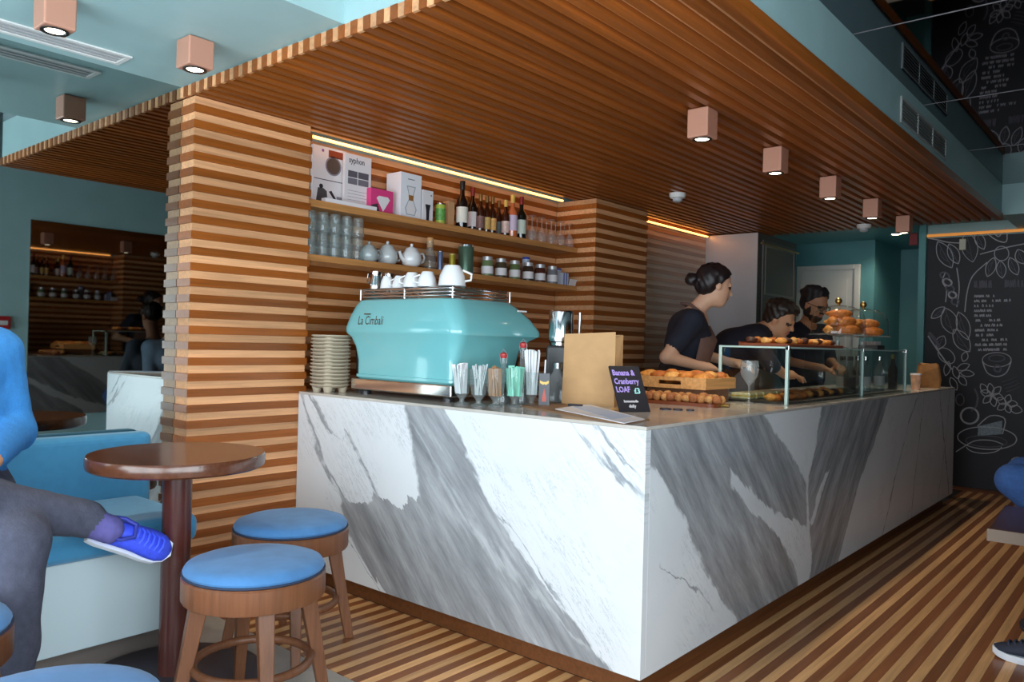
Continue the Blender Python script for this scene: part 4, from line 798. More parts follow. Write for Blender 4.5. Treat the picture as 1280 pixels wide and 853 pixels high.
# clipboard and papers
def sheet(name, px, z, th, m, label, cat):
    vs = [PZ(p, z) for p in px]; c = sum(vs, Vector())/len(vs)
    return tag(MB().prism([(v.x-c.x, v.y-c.y) for v in vs], 0, th).build(name, m, loc=(c.x, c.y, z)), label, cat)
sheet('clipboard', ((648, 508), (688, 503), (812, 526), (778, 531)), H, .005, mat('clipboard_wood', '#8a6748', .5), 'brown wooden clipboard under the papers on the bar', 'clipboard')
sheet('paper_sheet', ((694, 512), (735, 506), (806, 525), (780, 530)), H+.0055, .003, PAPER, 'white paper sheets with a blue tint on the clipboard', 'paper'); sheet('paper_sheet', ((716, 509), (738, 508), (790, 521), (764, 524)), H+.009, .001, mat('bluish_paper', '#b9c6de', .6), 'pale blue slip lying on the white papers', 'paper')
tag(MB().box(-.03, .03, -.008, .008, 0, .012).build('pen', INK, loc=(-.555, .385, H+.0052), rot=(0, 0, .3), bevel=.003), 'short black pen lying on the papers before the bag', 'pen')
# pastries
GOLD = [mat('pastry_gold_%d' % i, c_, .6, noise=.35, nscale=45, bump=.5, bscale=70) for i, c_ in enumerate(('#db9140', '#cc7a2e', '#e2a355', '#ba6626'))]
MUF = [mat('muffin_brown_%d' % i, c_, .7, noise=.35, nscale=50, bump=.6, bscale=80) for i, c_ in enumerate(('#bd8048', '#a8663a', '#cc9458'))]
def lump(r, seed, squash=.7, n=12, m=8):
    random.seed(seed); ph = [random.uniform(0, 6.28) for _ in range(6)]; mb = MB(); mb.sph((0, 0, 0), 1, n, m); vs = []
    for x_, y_, z_ in mb.v:
        q = 1+.12*math.sin(3*x_+ph[0])*math.sin(3*y_+ph[1])+.08*math.sin(5*z_+ph[2]+4*x_); vs.append((x_*q*r, y_*q*r, (z_*q+.85)*r*squash))
    mb.v = vs; return mb.mesh('pastry_mesh', 60)
MUFM = [lump(.030, 11+i, .95) for i in range(3)]; DANM = [lump(.040, 31+i, .55) for i in range(3)]
def pastry(me, m, loc, label, group, name='pastry', cat='pastry', s=1.0):
    o = bpy.data.objects.new(name, me); C.objects.link(o)
    if not me.materials: me.materials.append(None)
    o.material_slots[0].link = 'OBJECT'; o.material_slots[0].material = m; o.location = loc; o.rotation_euler = (0, 0, random.uniform(0, 6.2)); o.scale = (s, s, s*random.uniform(.9, 1.1)); return tag(o, label, cat, group)
t = thing('serving_board', 'red brown wooden board under the round golden buns', 'tray', (-.42, .99, H), .06); MB().loft([rrect(-.225, .20, -.075, .085, .03, z) for z in (0, .014)]).build('board', wood('red_board', '#8a4526', 'x', rough=.35, var=.02), t); MB().tube([(.20, 0, .007), (.235, 0, .009)], .008, 8).build('grip', BRASS, t, smooth=50)
random.seed(3)
for i in range(12):
    for j in range(3):
        if j == 2 and i > 9: continue
        pastry(MUFM[(i+j) % 3], MUF[(i*2+j) % 3], (-.615+i*.0355+random.uniform(-.003, .003), .945+j*.046+i*.002, H+.0145), 'round brown bun with a rough crust on the red brown board', 'buns on the red brown board', 'bun', 'bun', .62+.06*(i+j) % .1)
t = thing('wooden_riser', 'low dark wooden riser under the crate of pastries', 'riser', (-.66, 1.12, H)); MB().box(0, .30, 0, .26, 0, .064).build('block', wood('riser_wood', '#7a543c', 'x', var=.02), t, bevel=.003)
t = thing('wooden_crate', 'shallow light wooden crate with a hand slot, heaped with pastries', 'crate', (-.70, 1.075, H+.0645))
CX, CY, CH = .37, .315, .052
for a in (0, 1):   # long sides along x with a hand slot made of separate bars
    ya = 0 if a == 0 else CY-.012
    mb = MB(); mb.box(0, CX, ya, ya+.012, 0, .018); mb.box(0, CX, ya, ya+.012, .036, CH); mb.box(0, CX*.34, ya, ya+.012, .018, .036); mb.box(CX*.66, CX, ya, ya+.012, .018, .036); mb.build('slotted_side', CRATEW, t)
for a in (0, CX-.012): MB().box(a, a+.012, .0125, CY-.0125, 0, CH).build('end_side', CRATEW, t, bevel=.001)
MB().box(.0125, CX-.0125, .0125, CY-.0125, .004, .010).build('bottom_board', CRATEW, t)
random.seed(5)
for i in range(5):
    for j in range(5): pastry(DANM[(i+j) % 3], GOLD[(i*3+j) % 4], (-.655+i*.068+random.uniform(-.01, .01), 1.122+j*.056+random.uniform(-.01, .01), H+.0745+random.uniform(.012, .03)), 'flat golden pastry piled in the light wooden crate', 'pastries in the light wooden crate')
# glass display case
CG = glass('case_glass', '#f6faf9', refl=1.1); CGE = mat('case_edge', '#b4cfc9', .1, coat=.5)
K0, K1, KM, KX0, KX1, KZ = 1.40, 3.48, 2.545, -.42, -.085, .270
t = thing('display_case', 'long frameless glass pastry display case on the marble bar', 'display case', (0, 0, H))
for a, b_ in ((K0, KM), (KM, K1)): MB().box(KX1-.006, KX1, a+.004, b_-.004, .004, KZ-.006).build('front_pane', CG, t); MB().box(KX0, KX1, a+.002, b_-.002, KZ-.006, KZ).build('top_pane', CG, t)
for a in (K0, KM-.003, K1-.006): MB().box(KX0, KX1-.0065, a, a+.006, .004, KZ-.0065).build('side_pane', CG, t)
for a in (K0-.004, KM-.010, K1-.008): MB().box(KX1-.010, KX1+.004, a, a+.020, .0, KZ+.002).build('corner_post', CGE, t, bevel=.002)
for a in (K0-.002, K1-.010): MB().box(KX0-.006, KX0+.008, a, a+.012, .0, KZ+.001).build('corner_post', CGE, t, bevel=.002)
for a in (KX0-.0035, KX1+.0002): MB().box(a, a+.0033, K0, K1, KZ-.008, KZ).build('top_edge', CGE, t)
for a in (K0-.0035, K1+.0002): MB().box(KX0, KX1, a, a+.0033, KZ-.008, KZ).build('top_edge', CGE, t)
for a in (K0+.004, KM, K1-.006): MB().box(KX1-.012, KX1+.006, a-.008, a+.010, KZ-.016, KZ+.006).build('clamp', CHROME, t, bevel=.002)
MB().box(KX0, KX1-.008, K0+.008, K1-.008, 0, .010).build('base_tray', mat('black_tray', '#2b2726', .35), t)
random.seed(8)
SAND = mat('sandwich_bread', '#e3cfa0', .7, noise=.25, nscale=60); CHOC = mat('chocolate_bar', '#4a2a1c', .5, noise=.3, nscale=40); MIX = [GOLD[0], GOLD[3], CHOC, MUF[1]]
for i in range(5):
    o = tag(MB().box(-.05, .05, -.035, .035, 0, .030).build('sandwich', SAND, loc=(-.34+.0*i, 1.50+i*.085, H+.0105), bevel=.006), 'cut sandwich with yellow filling inside the glass case', 'sandwich', 'sandwiches in the glass case')
    MB().box(-.051, .051, -.036, .036, .012, .018).build('filling', mat('filling_yellow', '#d8b13a', .6, noise=.4, nscale=50), o)
for i in range(13):
    for j in range(2):
        k = (i*2+j) % 4; pastry(DANM[k % 3], MIX[k], (-.19-.11*j*(i > 4)+(0 if j == 0 else .02), 1.47+i*.082+(.02*j), H+.0105), ('flat golden pastry on the black tray in the glass case', 'dark baked pastry on the black tray in the glass case', 'dark chocolate slice on the black tray in the glass case', 'brown bun on the black tray in the glass case')[k], 'pastries in the glass case', s=.75)
for i in range(5):  # bottles added in place of reflected jars and cups at this end
    t = thing('reflection_bottle', 'slim clear bottle added for reflections in the far end of the glass case', 'bottle', (-.19-.09*(i % 2), 2.66+i*.15, H+.0105), 0, 'bottles in the glass case'); MB().lathe([(0, 0), (.034, 0), (.034, .12), (.015, .16), (.015, .195)], 14, close=False).build('body', CLR, t, smooth=50); MB().lathe([(.017, .19), (.017, .215), (0, .216)], 12, close=False).build('cap', CHROME, t, smooth=40)
    MB().lathe([(.0345, .03), (.0345, .09)], 14, close=False).build('label', PAPER, t, smooth=60)
CLR3 = glass('clear_goblet', '#f6faf9', refl=1.6, cloud=.11)
wineglass((-.235, 1.325, H), 'clear stemmed wine glass standing upright before the glass case', None, up=True, s=1.12, m=CLR3)
# on top of the case
ZC = H+KZ+.006
t = thing('serving_board', 'long red brown tray of small pastries on top of the glass case', 'tray', (-.25, 1.52, ZC-.006)); MB().box(-.13, .12, 0, .82, 0, .016).build('board', MATS['red_board'], t, bevel=.004); MB().box(-.131, -.127, 0, .82, .016, .022).build('rim', MATS['red_board'], t)
random.seed(12)
for i in range(11):
    for j in range(3): pastry(DANM[(i+j) % 3], GOLD[(i+2*j) % 4] if (i+j) % 3 else CHOC, (-.33+j*.075, 1.56+i*.071, ZC+.0105), 'small golden pastry' if (i+j) % 3 else 'small dark pastry', 'pastries on the tray over the glass case', s=.72)
for o in [o for o in C.objects if o.get('group') == 'pastries on the tray over the glass case']: o['label'] += ' on the long red brown tray over the glass case'
def croissant(seed, L=.17):
    random.seed(seed); mb = MB(); n = 15; pts = []; rs = []
    for i in range(n):
        s_ = -1+2*i/(n-1); a = s_*1.0; pts.append((L*.55*math.sin(a), L*.55*(1-math.cos(a))*.9, .028)); rs.append((.034*(1-abs(s_)**1.7*.78))*(1+.10*(i % 2)))
    mb.tube(pts, rs, 12); return mb.mesh('croissant_mesh', 60)
CRM = [croissant(i) for i in range(2)]
def stand(y, x, lab, n, dome=True):
    t = thing('cake_stand', lab, 'cake stand', (x, y, ZC-.006)); MB().lathe([(0, 0), (.06, 0), (.055, .006), (.014, .014), (.010, .05), (.014, .068), (.05, .076)], 24, close=False).build('pedestal', CLR, t, smooth=50); MB().lathe([(0, .074), (.155, .076), (.160, .084), (.155, .083), (0, .080)], 36, close=False).build('plate', CLR, t, smooth=50)
    d = MB().lathe([(.148, .085), (.146, .17), (.132, .21), (.09, .238), (.03, .25), (0, .251)], 36, close=False).build('dome', CG, t, smooth=60); k = MB().sph((0, 0, .276), .020, 14, 10); k.lathe([(.010, .25), (.008, .262)], 12); k.build('knob', BRASS if n > 3 else CLR, d, smooth=60)
    for k in range(n):
        a = k*2.1; lv_ = k//3; o = pastry(CRM[k % 2], GOLD[k % 2 if k % 3 else 3], (x+.052*math.cos(a)*(1-.4*lv_), y+.052*math.sin(a)*(1-.4*lv_), ZC-.006+.082+lv_*.048), 'golden croissant heaped '+('on the cake stand nearer the tray' if n > 6 else 'on the far cake stand'), 'croissants on the cake stands', 'croissant', 'croissant', .9); o.rotation_euler = (.1, 0, a+.5)
stand(2.50, -.215, 'glass cake stand with a brass knobbed dome over croissants, nearer the long tray', 7); stand(2.92, -.20, 'glass cake stand with a clear domed lid over croissants, farther along the case', 6)
t = thing('name_card_holder', 'small dark card holder on the far end of the glass case', 'card holder', (-.24, 3.30, ZC-.006)); MB().box(-.07, .05, -.09, .07, 0, .03).build('block', BLACK, t, bevel=.003)
for k in range(5): MB().box(-.06+k*.022, -.058+k*.022, -.08, .05, .03, .055).build('card', PAPER, t)
# far end of the bar
t = thing('paper_bag', 'small crumpled brown paper bag at the chalkboard end of the bar', 'paper bag', (-.115, 4.25, H), .3)
random.seed(4); rg = []
for z, s_ in ((0, 1), (.05, 1.04), (.10, .98), (.15, .90), (.175, .80)): rg.append([(x_*s_+random.uniform(-.006, .006), y_*s_+random.uniform(-.006, .006), z+(random.uniform(-.01, .01) if z > .02 else 0)) for x_, y_, _ in rrect(-.075, .075, -.05, .05, .015, 0, 3)])
MB().loft(rg).build('bag_body', mat('crumpled_kraft', '#a5713f', .8, noise=.2, nscale=25, bump=.6, bscale=30), t)
t = thing('paper_cup', 'small white takeaway cup with an orange and pink print near the end of the bar', 'cup', (-.10, 3.82, H)); MB().lathe([(0, 0), (.026, 0), (.035, .10), (.037, .102)], 18, close=False).build('cup_wall', mat('printed_cup', '#dba887', .6, noise=.4, nscale=30), t, smooth=50); MB().lathe([(.037, .102), (.036, .112), (0, .113)], 18, close=False).build('lid', PAPER, t, smooth=50)
t = thing('bottle_rack', 'small dark sauce bottle with a green cap at the end of the glass case', 'bottle', (-.20, 3.62, H)); MB().lathe([(0, 0), (.03, 0), (.03, .14), (.012, .18), (.012, .22)], 16, close=False).build('body', mat('sauce_dark', '#2a2a22', .2), t, smooth=50); MB().lathe([(.014, .21), (.014, .24), (0, .241)], 12, close=False).build('cap', mat('cap_green', '#7f8a4a', .4), t, smooth=50)
for k in range(3): tag(MB().prism(circ(.024-.004*k, 10), 0, .006).build('coin_dish', mat('dish_dark', '#3a3540', .5), loc=(-.30+.045*k, .66+.02*k, H)), ('small dark dish beside the chalk sign', 'smaller dark dish before the buns', 'smallest dark dish nearest the buns')[k], 'dish')
# ------------------------------------------------------------------ people: one continuous surface each
def surface(F, org, h):
    s = F < 0; nx, ny, nz = F.shape
    cs = np.zeros((nx-1, ny-1, nz-1), np.int8)
    for i in (0, 1):
        for j in (0, 1):
            for k in (0, 1): cs += s[i:nx-1+i, j:ny-1+j, k:nz-1+k]
    act = (cs > 0) & (cs < 8); ids = -np.ones(act.shape, np.int64); idx = np.argwhere(act); ids[act] = np.arange(len(idx))
    acc = np.zeros((len(idx), 3)); cnt = np.zeros(len(idx)); ii = idx
    for ax in range(3):
        o1, o2 = [a for a in range(3) if a != ax]
        for p in (0, 1):
            for q in (0, 1):
                a = ii.copy(); a[:, o1] += p; a[:, o2] += q; b = a.copy(); b[:, ax] += 1
                fa = F[tuple(a.T)]; fb = F[tuple(b.T)]; m = (fa < 0) != (fb < 0)
                t_ = np.where(m, fa/(fa-fb+1e-12), 0); pos = a.astype(float); pos[:, ax] += t_
                acc[m] += pos[m]; cnt[m] += 1
    V = org+h*(acc/cnt[:, None]); Q = []
    for ax in range(3):
        o1, o2 = [a for a in range(3) if a != ax]
        sl0 = [slice(None)]*3; sl1 = [slice(None)]*3; sl0[ax] = slice(0, -1); sl1[ax] = slice(1, None)
        A, B = s[tuple(sl0)], s[tuple(sl1)]; e = np.argwhere(A != B)
        ok = (e[:, o1] > 0) & (e[:, o2] > 0) & (e[:, o1] < F.shape[o1]-1) & (e[:, o2] < F.shape[o2]-1); e = e[ok]
        c = []
        for p, q in ((-1, -1), (0, -1), (0, 0), (-1, 0)):
            g = e.copy(); g[:, o1] += p; g[:, o2] += q; c.append(ids[tuple(g.T)])
        c = np.stack(c, 1); ins = s[tuple(e.T)]; fl_ = ins if ax != 1 else ~ins
        c[~fl_] = c[~fl_][:, ::-1]; Q.append(c)
    return V, np.concatenate(Q)
def d_prim(p, X_):
    if p[0] == 'c':
        a, b, r0, r1 = np.array(p[1]), np.array(p[2]), p[3], p[4]; ab = b-a; t_ = np.clip(((X_-a)@ab)/(ab@ab+1e-9), 0, 1)
        return np.linalg.norm(X_-a-t_[..., None]*ab, axis=-1)-(r0+(r1-r0)*t_)
    c, r, R_ = np.array(p[1]), np.array(p[2]), np.array(p[3]); q = (X_-c)@R_; k0 = np.linalg.norm(q/r, axis=-1); k1 = np.linalg.norm(q/(r*r), axis=-1)
    d = k0*(k0-1)/(k1+1e-9)
    if len(p) > 6 and p[6] is not None:
        n, off = p[6]; d = np.maximum(d, q@np.array(n)-off)
    return d
def body(name, prims, mats, res, parent, k=.025, noise=0):
    pts = [];
    for p in prims:
        if p[0] == 'c': pts += [np.array(p[1])-p[3], np.array(p[1])+p[3], np.array(p[2])-p[4], np.array(p[2])+p[4]]
        else: pts += [np.array(p[1])-max(p[2]), np.array(p[1])+max(p[2])]
    lo = np.min(pts, 0)-3*res; hi = np.max(pts, 0)+3*res; n = np.ceil((hi-lo)/res).astype(int)+1
    F = np.full(tuple(n), .3)
    ax = [lo[i]+res*np.arange(n[i]) for i in range(3)]
    for p in prims:
        if p[0] == 'c': m0 = np.minimum(np.array(p[1])-p[3], np.array(p[2])-p[4]); m1_ = np.maximum(np.array(p[1])+p[3], np.array(p[2])+p[4])
        else: m0 = np.array(p[1])-max(p[2]); m1_ = np.array(p[1])+max(p[2])
        i0 = np.maximum(0, ((m0-.06-lo)/res).astype(int)); i1 = np.minimum(n, ((m1_+.06-lo)/res).astype(int)+2)
        sl = tuple(slice(i0[i], i1[i]) for i in range(3)); G = np.stack(np.meshgrid(*[ax[i][sl[i]] for i in range(3)], indexing='ij'), -1)
        d = d_prim(p, G); f = F[sl]; kk = p[5] if (len(p) > 5 and p[5] is not None) else k
        hq = np.maximum(kk-np.abs(d-f), 0)/kk; F[sl] = np.minimum(d, f)-hq*hq*kk*.25
    if noise:
        G = np.stack(np.meshgrid(*ax, indexing='ij'), -1); F = F+noise*1.6*np.sin(G[..., 0]*95+G[..., 2]*22)*np.sin(G[..., 1]*120+2*np.sin(G[..., 2]*30))*(.5 if name == 'body' else 1)+noise*(np.sin(G[..., 0]*41+3*np.sin(G[..., 2]*17))*np.sin(G[..., 1]*37+2*np.sin(G[..., 0]*23))*np.sin(G[..., 2]*29+G[..., 1]*31))
    V, Q = surface(F, lo, res); me = bpy.data.meshes.new(name); me.from_pydata(V.tolist(), [], Q.tolist()); me.update()
    lab = {}; names = []
    for p in prims:
        l = p[-1]
        if l not in lab: lab[l] = len(names); names.append(l)
    cen = V[Q].mean(1); D = np.stack([d_prim(p, cen)-(.004 if p[-1] in ('eye', 'lip') else 0) for p in prims], 1); L_ = np.array([lab[p[-1]] for p in prims])[D.argmin(1)]
    for l in names: me.materials.append(mats[l])
    me.polygons.foreach_set('material_index', L_.astype(np.int32)); me.polygons.foreach_set('use_smooth', [True]*len(me.polygons)); me.update()
    bm = bmesh.new(); bm.from_mesh(me); bmesh.ops.recalc_face_normals(bm, faces=bm.faces); bm.to_mesh(me); bm.free()
    o = bpy.data.objects.new(name, me); C.objects.link(o); o.parent = parent; return o
I3 = ((1, 0, 0), (0, 1, 0), (0, 0, 1))
def cap(a, b, r0, r1, l, k=None): return ('c', a, b, r0, r1, k, l)
def eli(c, r, l, R_=I3, k=None, cut=None): return ('e', c, r, R_, k, k, cut, l)
def head(c, fd, s=1.0, roll=0, skin='skin', beard=False):
    """face prims around head centre c looking along fd"""
    f = Vector(fd).normalized(); up = Vector((0, 0, 1)); l = up.cross(f).normalized(); u = f.cross(l)
    R_ = np.array([[f.x, l.x, u.x], [f.y, l.y, u.y], [f.z, l.z, u.z]]); P_ = lambda x, y, z: tuple(np.array(c)+R_@np.array((x, y, z))*s)
    E_ = lambda p, r, lb, k=.02: eli(P_(*p), tuple(q*s for q in r), lb, R_, k)
    pr_ = [E_((-.012, 0, .035), (.096, .076, .086), skin), E_((.028, 0, -.03), (.066, .060, .085), skin), E_((.052, 0, -.088), (.030, .030, .026), skin, .03), E_((.015, 0, -.07), (.05, .052, .035), skin, .03),
           cap(P_(.088, 0, .008), P_(.108, 0, -.026), .008*s, .012*s, skin, .012), cap(P_(.078, .036, .022), P_(.086, .006, .022), .011*s, .010*s, skin, .015), cap(P_(.078, -.036, .022), P_(.086, -.006, .022), .011*s, .010*s, skin, .015),
           E_((.078, .031, .002), (.010, .014, .008), 'eye', .004), E_((.078, -.031, .002), (.010, .014, .008), 'eye', .004), E_((.088, 0, -.056), (.012, .022, .008), 'lip', .006),
           E_((-.004, .074, -.008), (.018, .009, .030), skin, .01), E_((-.004, -.074, -.008), (.018, .009, .030), skin, .01)]
    if beard: pr_ += [E_((.045, 0, -.082), (.046, .052, .036), 'beard', .012), E_((.086, 0, -.040), (.014, .030, .009), 'beard', .008), E_((.0, .066, -.05), (.03, .010, .04), 'beard', .01), E_((.0, -.066, -.05), (.03, .010, .04), 'beard', .01)]
    return pr_, P_, R_
def hand(w, d, nrm, skin='skin', curl=.6, s=1.0, thumb=1):
    """wrist w, direction d, palm normal nrm: palm, four fingers of different length and a thumb from the side"""
    d = Vector(d).normalized(); n = Vector(nrm); n = (n-d*n.dot(d)).normalized(); sd_ = d.cross(n)*thumb; w = Vector(w); q = []
    t3 = lambda v: (v.x, v.y, v.z)
    q.append(cap(t3(w), t3(w+d*.045*s), .024*s, .030*s, skin, .02)); q.append(cap(t3(w+d*.03*s+sd_*.018*s), t3(w+d*.075*s+sd_*.022*s), .016*s, .015*s, skin, .015)); q.append(cap(t3(w+d*.03*s-sd_*.018*s), t3(w+d*.072*s-sd_*.024*s), .016*s, .014*s, skin, .015))
    for i, (o_, L_) in enumerate(((.030, .070), (.010, .078), (-.010, .072), (-.029, .056))):
        b0 = w+d*(.085-.005*abs(i-1))*s+sd_*o_*s; d1 = (d*math.cos(curl*.5)+n*math.sin(curl*.5)); d2 = (d*math.cos(curl*1.4)+n*math.sin(curl*1.4)); b1 = b0+d1*L_*.5*s; b2 = b1+d2*L_*.5*s
        q.append(cap(t3(b0-d*.02*s), t3(b1), .0095*s, .0088*s, skin, .006)); q.append(cap(t3(b1), t3(b2), .0088*s, .0075*s, skin, .006))
    b0 = w+d*.02*s+sd_*.028*s; b1 = b0+(d*.6+sd_*.7+n*.3).normalized()*.040*s; b2 = b1+(d*.9+sd_*.25+n*.4).normalized()*.032*s
    q.append(cap(t3(b0), t3(b1), .013*s, .011*s, skin, .012)); q.append(cap(t3(b1), t3(b2), .011*s, .008*s, skin, .006)); return q
SKIN = mat('skin_light', '#d9a98c', .55); SKIN2 = mat('skin_tan', '#c58f6c', .55); SKIN3 = mat('skin_olive', '#b98463', .55)
HAIR = mat('dark_hair', '#1e1416', .45, noise=.3, nscale=60, stretch=(3, 3, 1)); HAIRM = mat('brown_black_hair', '#241913', .5, noise=.3, nscale=60)
EYE = mat('eye_dark', '#2a1c18', .3); LIP = mat('lip', '#b06a60', .5); BEARD = mat('beard_dark', '#2b1d18', .8)
NAVY = mat('navy_cotton', '#1d2030', .85, noise=.2, nscale=15); APRON = mat('brown_apron', '#6b4f47', .85, noise=.12, nscale=15); TROU = mat('dark_trousers', '#23242a', .85)
base_m = lambda skin, shirt, tr: {'skin': skin, 'eye': EYE, 'lip': LIP, 'beard': BEARD, 'shirt': shirt, 'trousers': tr, 'shoe': BLACK}
def legs(hx, dx=0, w=.09):
    q = []
    for s_ in (-1, 1): q += [cap((hx, s_*w*.9, .90), (hx+dx*.5+.02, s_*w, .48), .085, .058, 'trousers'), cap((hx+dx*.5+.02, s_*w, .48), (hx-.02, s_*w, .10), .056, .040, 'trousers'), cap((hx-.04, s_*w, .045), (hx+.14, s_*w*1.15, .035), .042, .035, 'shoe', .015)]
    return q
# barista with a bun, side on
O = PX((868, 430), -.97)
wo = thing('person', 'barista with a dark hair bun in a navy t-shirt and brown apron', 'person', (O.x, O.y, 0), YAW)
hd, P_, R_ = head((.115, -.01, 1.525), (.93, .12, -.22), 1.03)
q = hd+legs(-.10)+[cap((-.02, 0, 1.345), (.075, -.005, 1.455), .054, .050, 'skin', .03), eli((.035, 0, 1.315), (.045, .055, .05), 'skin', k=.02), cap((-.09, -.06, .95), (-.09, .06, .95), .125, .125, 'trousers', .04), cap((-.085, -.05, 1.02), (-.085, .05, 1.02), .105, .105, 'shirt', .04), cap((-.06, -.05, 1.16), (-.06, .05, 1.16), .115, .115, 'shirt', .04), cap((-.045, -.08, 1.26), (-.045, .08, 1.26), .105, .105, 'shirt', .04), cap((-.05, -.165, 1.305), (-.05, .165, 1.305), .062, .062, 'shirt', .04), eli((.035, -.06, 1.19), (.06, .06, .07), 'shirt', k=.05), eli((.035, .06, 1.19), (.06, .06, .07), 'shirt', k=.05),
    cap((-.055, -.175, 1.30), (-.155, -.215, 1.17), .066, .060, 'shirt', .03), cap((-.15, -.213, 1.175), (-.215, -.235, 1.085), .043, .038, 'skin', .01), cap((-.215, -.235, 1.085), (.0, -.20, 1.035), .039, .027, 'skin', .015),
    cap((-.04, .175, 1.30), (.06, .215, 1.16), .064, .058, 'shirt', .03), cap((.06, .215, 1.16), (.11, .22, 1.10), .042, .038, 'skin', .01), cap((.11, .22, 1.10), (.27, .13, 1.055), .037, .026, 'skin', .015)]
q += hand((.0, -.20, 1.035), (.93, .25, -.12), (0, 0, -1), curl=.7, thumb=1)+hand((.27, .13, 1.055), (.9, -.3, -.15), (0, 0, -1), curl=.7, thumb=-1)
body('body', q, base_m(SKIN, NAVY, TROU), .0085, wo)
hs = [eli(P_(-.018, 0, .040), (.112, .090, .098), 'hair', R_, .01, ((.80, 0, -.60), .042)), eli(P_(-.06, 0, -.015), (.062, .068, .060), 'hair', R_, .03), eli(P_(-.148, 0, .0), (.040, .038, .040), 'hair', R_, .02)]
def tufts(P_, R_, n, seed, s=1.0):
    random.seed(seed); out = []
    for k in range(n):
        a = random.uniform(-2.6, 2.6); e_ = random.uniform(.15, 1.2); x_ = -.016+.098*math.cos(e_)*math.cos(a); y_ = .078*math.cos(e_)*math.sin(a); z_ = .042+.088*math.sin(e_)
        if x_ > .05 and z_ < .09: continue
        r_ = random.uniform(.016, .028); out.append(eli(P_(x_, y_, z_), (r_*1.5, r_, r_*.9), 'hair', R_, .012))
    return out
body('hair', hs, {'hair': HAIR}, .008, wo, noise=.003)
def patch(grid, m, name, th=.005, parent=None):
    n = len(grid[0]); vs = [p for r in grid for p in r]; fs = [(i*n+j, i*n+j+1, (i+1)*n+j+1, (i+1)*n+j) for i in range(len(grid)-1) for j in range(n-1)]
    o = MB().add(vs, fs).build(name, m, parent, smooth=80); s_ = o.modifiers.new('cloth', 'SOLIDIFY'); s_.thickness = th; s_.offset = 1; return o
g = []
for z, r, yw in ((1.275, .130, .105), (1.19, .172, .165), (1.08, .158, .185), (.98, .165, .19), (.80, .165, .19), (.60, .165, .19)):
    cx_ = {1.275: -.05, 1.19: -.05, 1.08: -.075, .98: -.085, .80: -.09, .60: -.09}[z]; g.append([(cx_+r*math.cos(a)+.008, yw*math.sin(a), z) for a in [-1.35+2.7*i/10 for i in range(11)]])
ap = patch(g, APRON, 'apron', .006, wo)
MB().tube([(.055, -.085, 1.275), (.025, -.085, 1.35), (-.045, -.062, 1.405), (-.085, 0, 1.415), (-.045, .062, 1.405), (.025, .085, 1.35), (.055, .085, 1.275)], .009, 8).build('apron_strap', APRON, wo, smooth=60)
# bending man
O = PX((955, 430), -.86)
m1_ = thing('person', 'dark haired barista in navy bending low over the bar', 'person', (O.x, O.y, 0), YAW-.15)
hd, P_, R_ = head((.095, -.02, 1.345), (.78, -.42, -.42), 1.0)
q = hd+legs(-.34, .04)+[cap((-.03, 0, 1.265), (.055, -.01, 1.315), .055, .052, 'skin', .03), cap((-.34, -.07, .95), (-.34, .07, .95), .12, .12, 'trousers', .04), cap((-.32, 0, 1.02), (-.20, 0, 1.14), .135, .14, 'shirt', .05), cap((-.20, -.06, 1.14), (-.08, -.07, 1.20), .13, .115, 'shirt', .05), cap((-.20, .06, 1.14), (-.08, .07, 1.20), .13, .115, 'shirt', .05), cap((-.09, -.17, 1.20), (-.09, .17, 1.20), .07, .07, 'shirt', .04),
    cap((-.08, -.185, 1.19), (.02, -.22, 1.04), .06, .052, 'shirt', .03), cap((.02, -.22, 1.04), (.12, -.10, .98), .038, .028, 'skin', .02), cap((-.08, .185, 1.19), (.03, .22, 1.05), .06, .052, 'shirt', .03), cap((.03, .22, 1.05), (.16, .12, .98), .038, .028, 'skin', .02)]
q += hand((.12, -.10, .98), (.9, .3, -.1), (0, 0, -1), thumb=1)+hand((.16, .12, .98), (.9, -.2, -.1), (0, 0, -1), thumb=-1)
body('body', q, base_m(SKIN2, NAVY, TROU), .0095, m1_)
body('hair', [eli(P_(-.016, 0, .042), (.108, .087, .096), 'hair', R_, .01, ((.80, 0, -.60), .040)), eli(P_(.045, 0, .10), (.05, .06, .03), 'hair', R_, .03), eli(P_(-.05, 0, -.02), (.06, .07, .06), 'hair', R_, .02)]+tufts(P_, R_, 40, 5), {'hair': HAIRM}, .0075, m1_, noise=.003)
# bearded man behind
O = PX((1010, 430), -.93)
m2_ = thing('person', 'bearded barista with glasses and short black hair looking down', 'person', (O.x, O.y, 0), YAW-1.15)
hd, P_, R_ = head((.055, 0, 1.505), (.9, .15, -.36), 1.06, beard=True)
q = hd+legs(-.04)+[cap((-.02, 0, 1.33), (.025, 0, 1.42), .058, .055, 'skin', .03), cap((-.05, -.07, .95), (-.05, .07, .95), .12, .12, 'trousers', .04), cap((-.05, -.06, 1.05), (-.05, .06, 1.05), .12, .12, 'shirt', .04), cap((-.04, -.08, 1.20), (-.04, .08, 1.20), .12, .12, 'shirt', .04), cap((-.04, -.18, 1.29), (-.04, .18, 1.29), .070, .070, 'shirt', .05),
    cap((-.04, -.20, 1.28), (.0, -.24, 1.06), .062, .052, 'shirt', .03), cap((.0, -.24, 1.06), (.20, -.12, 1.02), .038, .028, 'skin', .02), cap((-.04, .20, 1.28), (.0, .24, 1.06), .062, .052, 'shirt', .03), cap((.0, .24, 1.06), (.20, .10, 1.02), .038, .028, 'skin', .02)]
q += hand((.20, -.12, 1.02), (.8, .5, -.1), (0, 0, -1), thumb=1)+hand((.20, .10, 1.02), (.8, -.4, -.1), (0, 0, -1), thumb=-1)
body('body', q, base_m(SKIN3, NAVY, TROU), .0095, m2_)
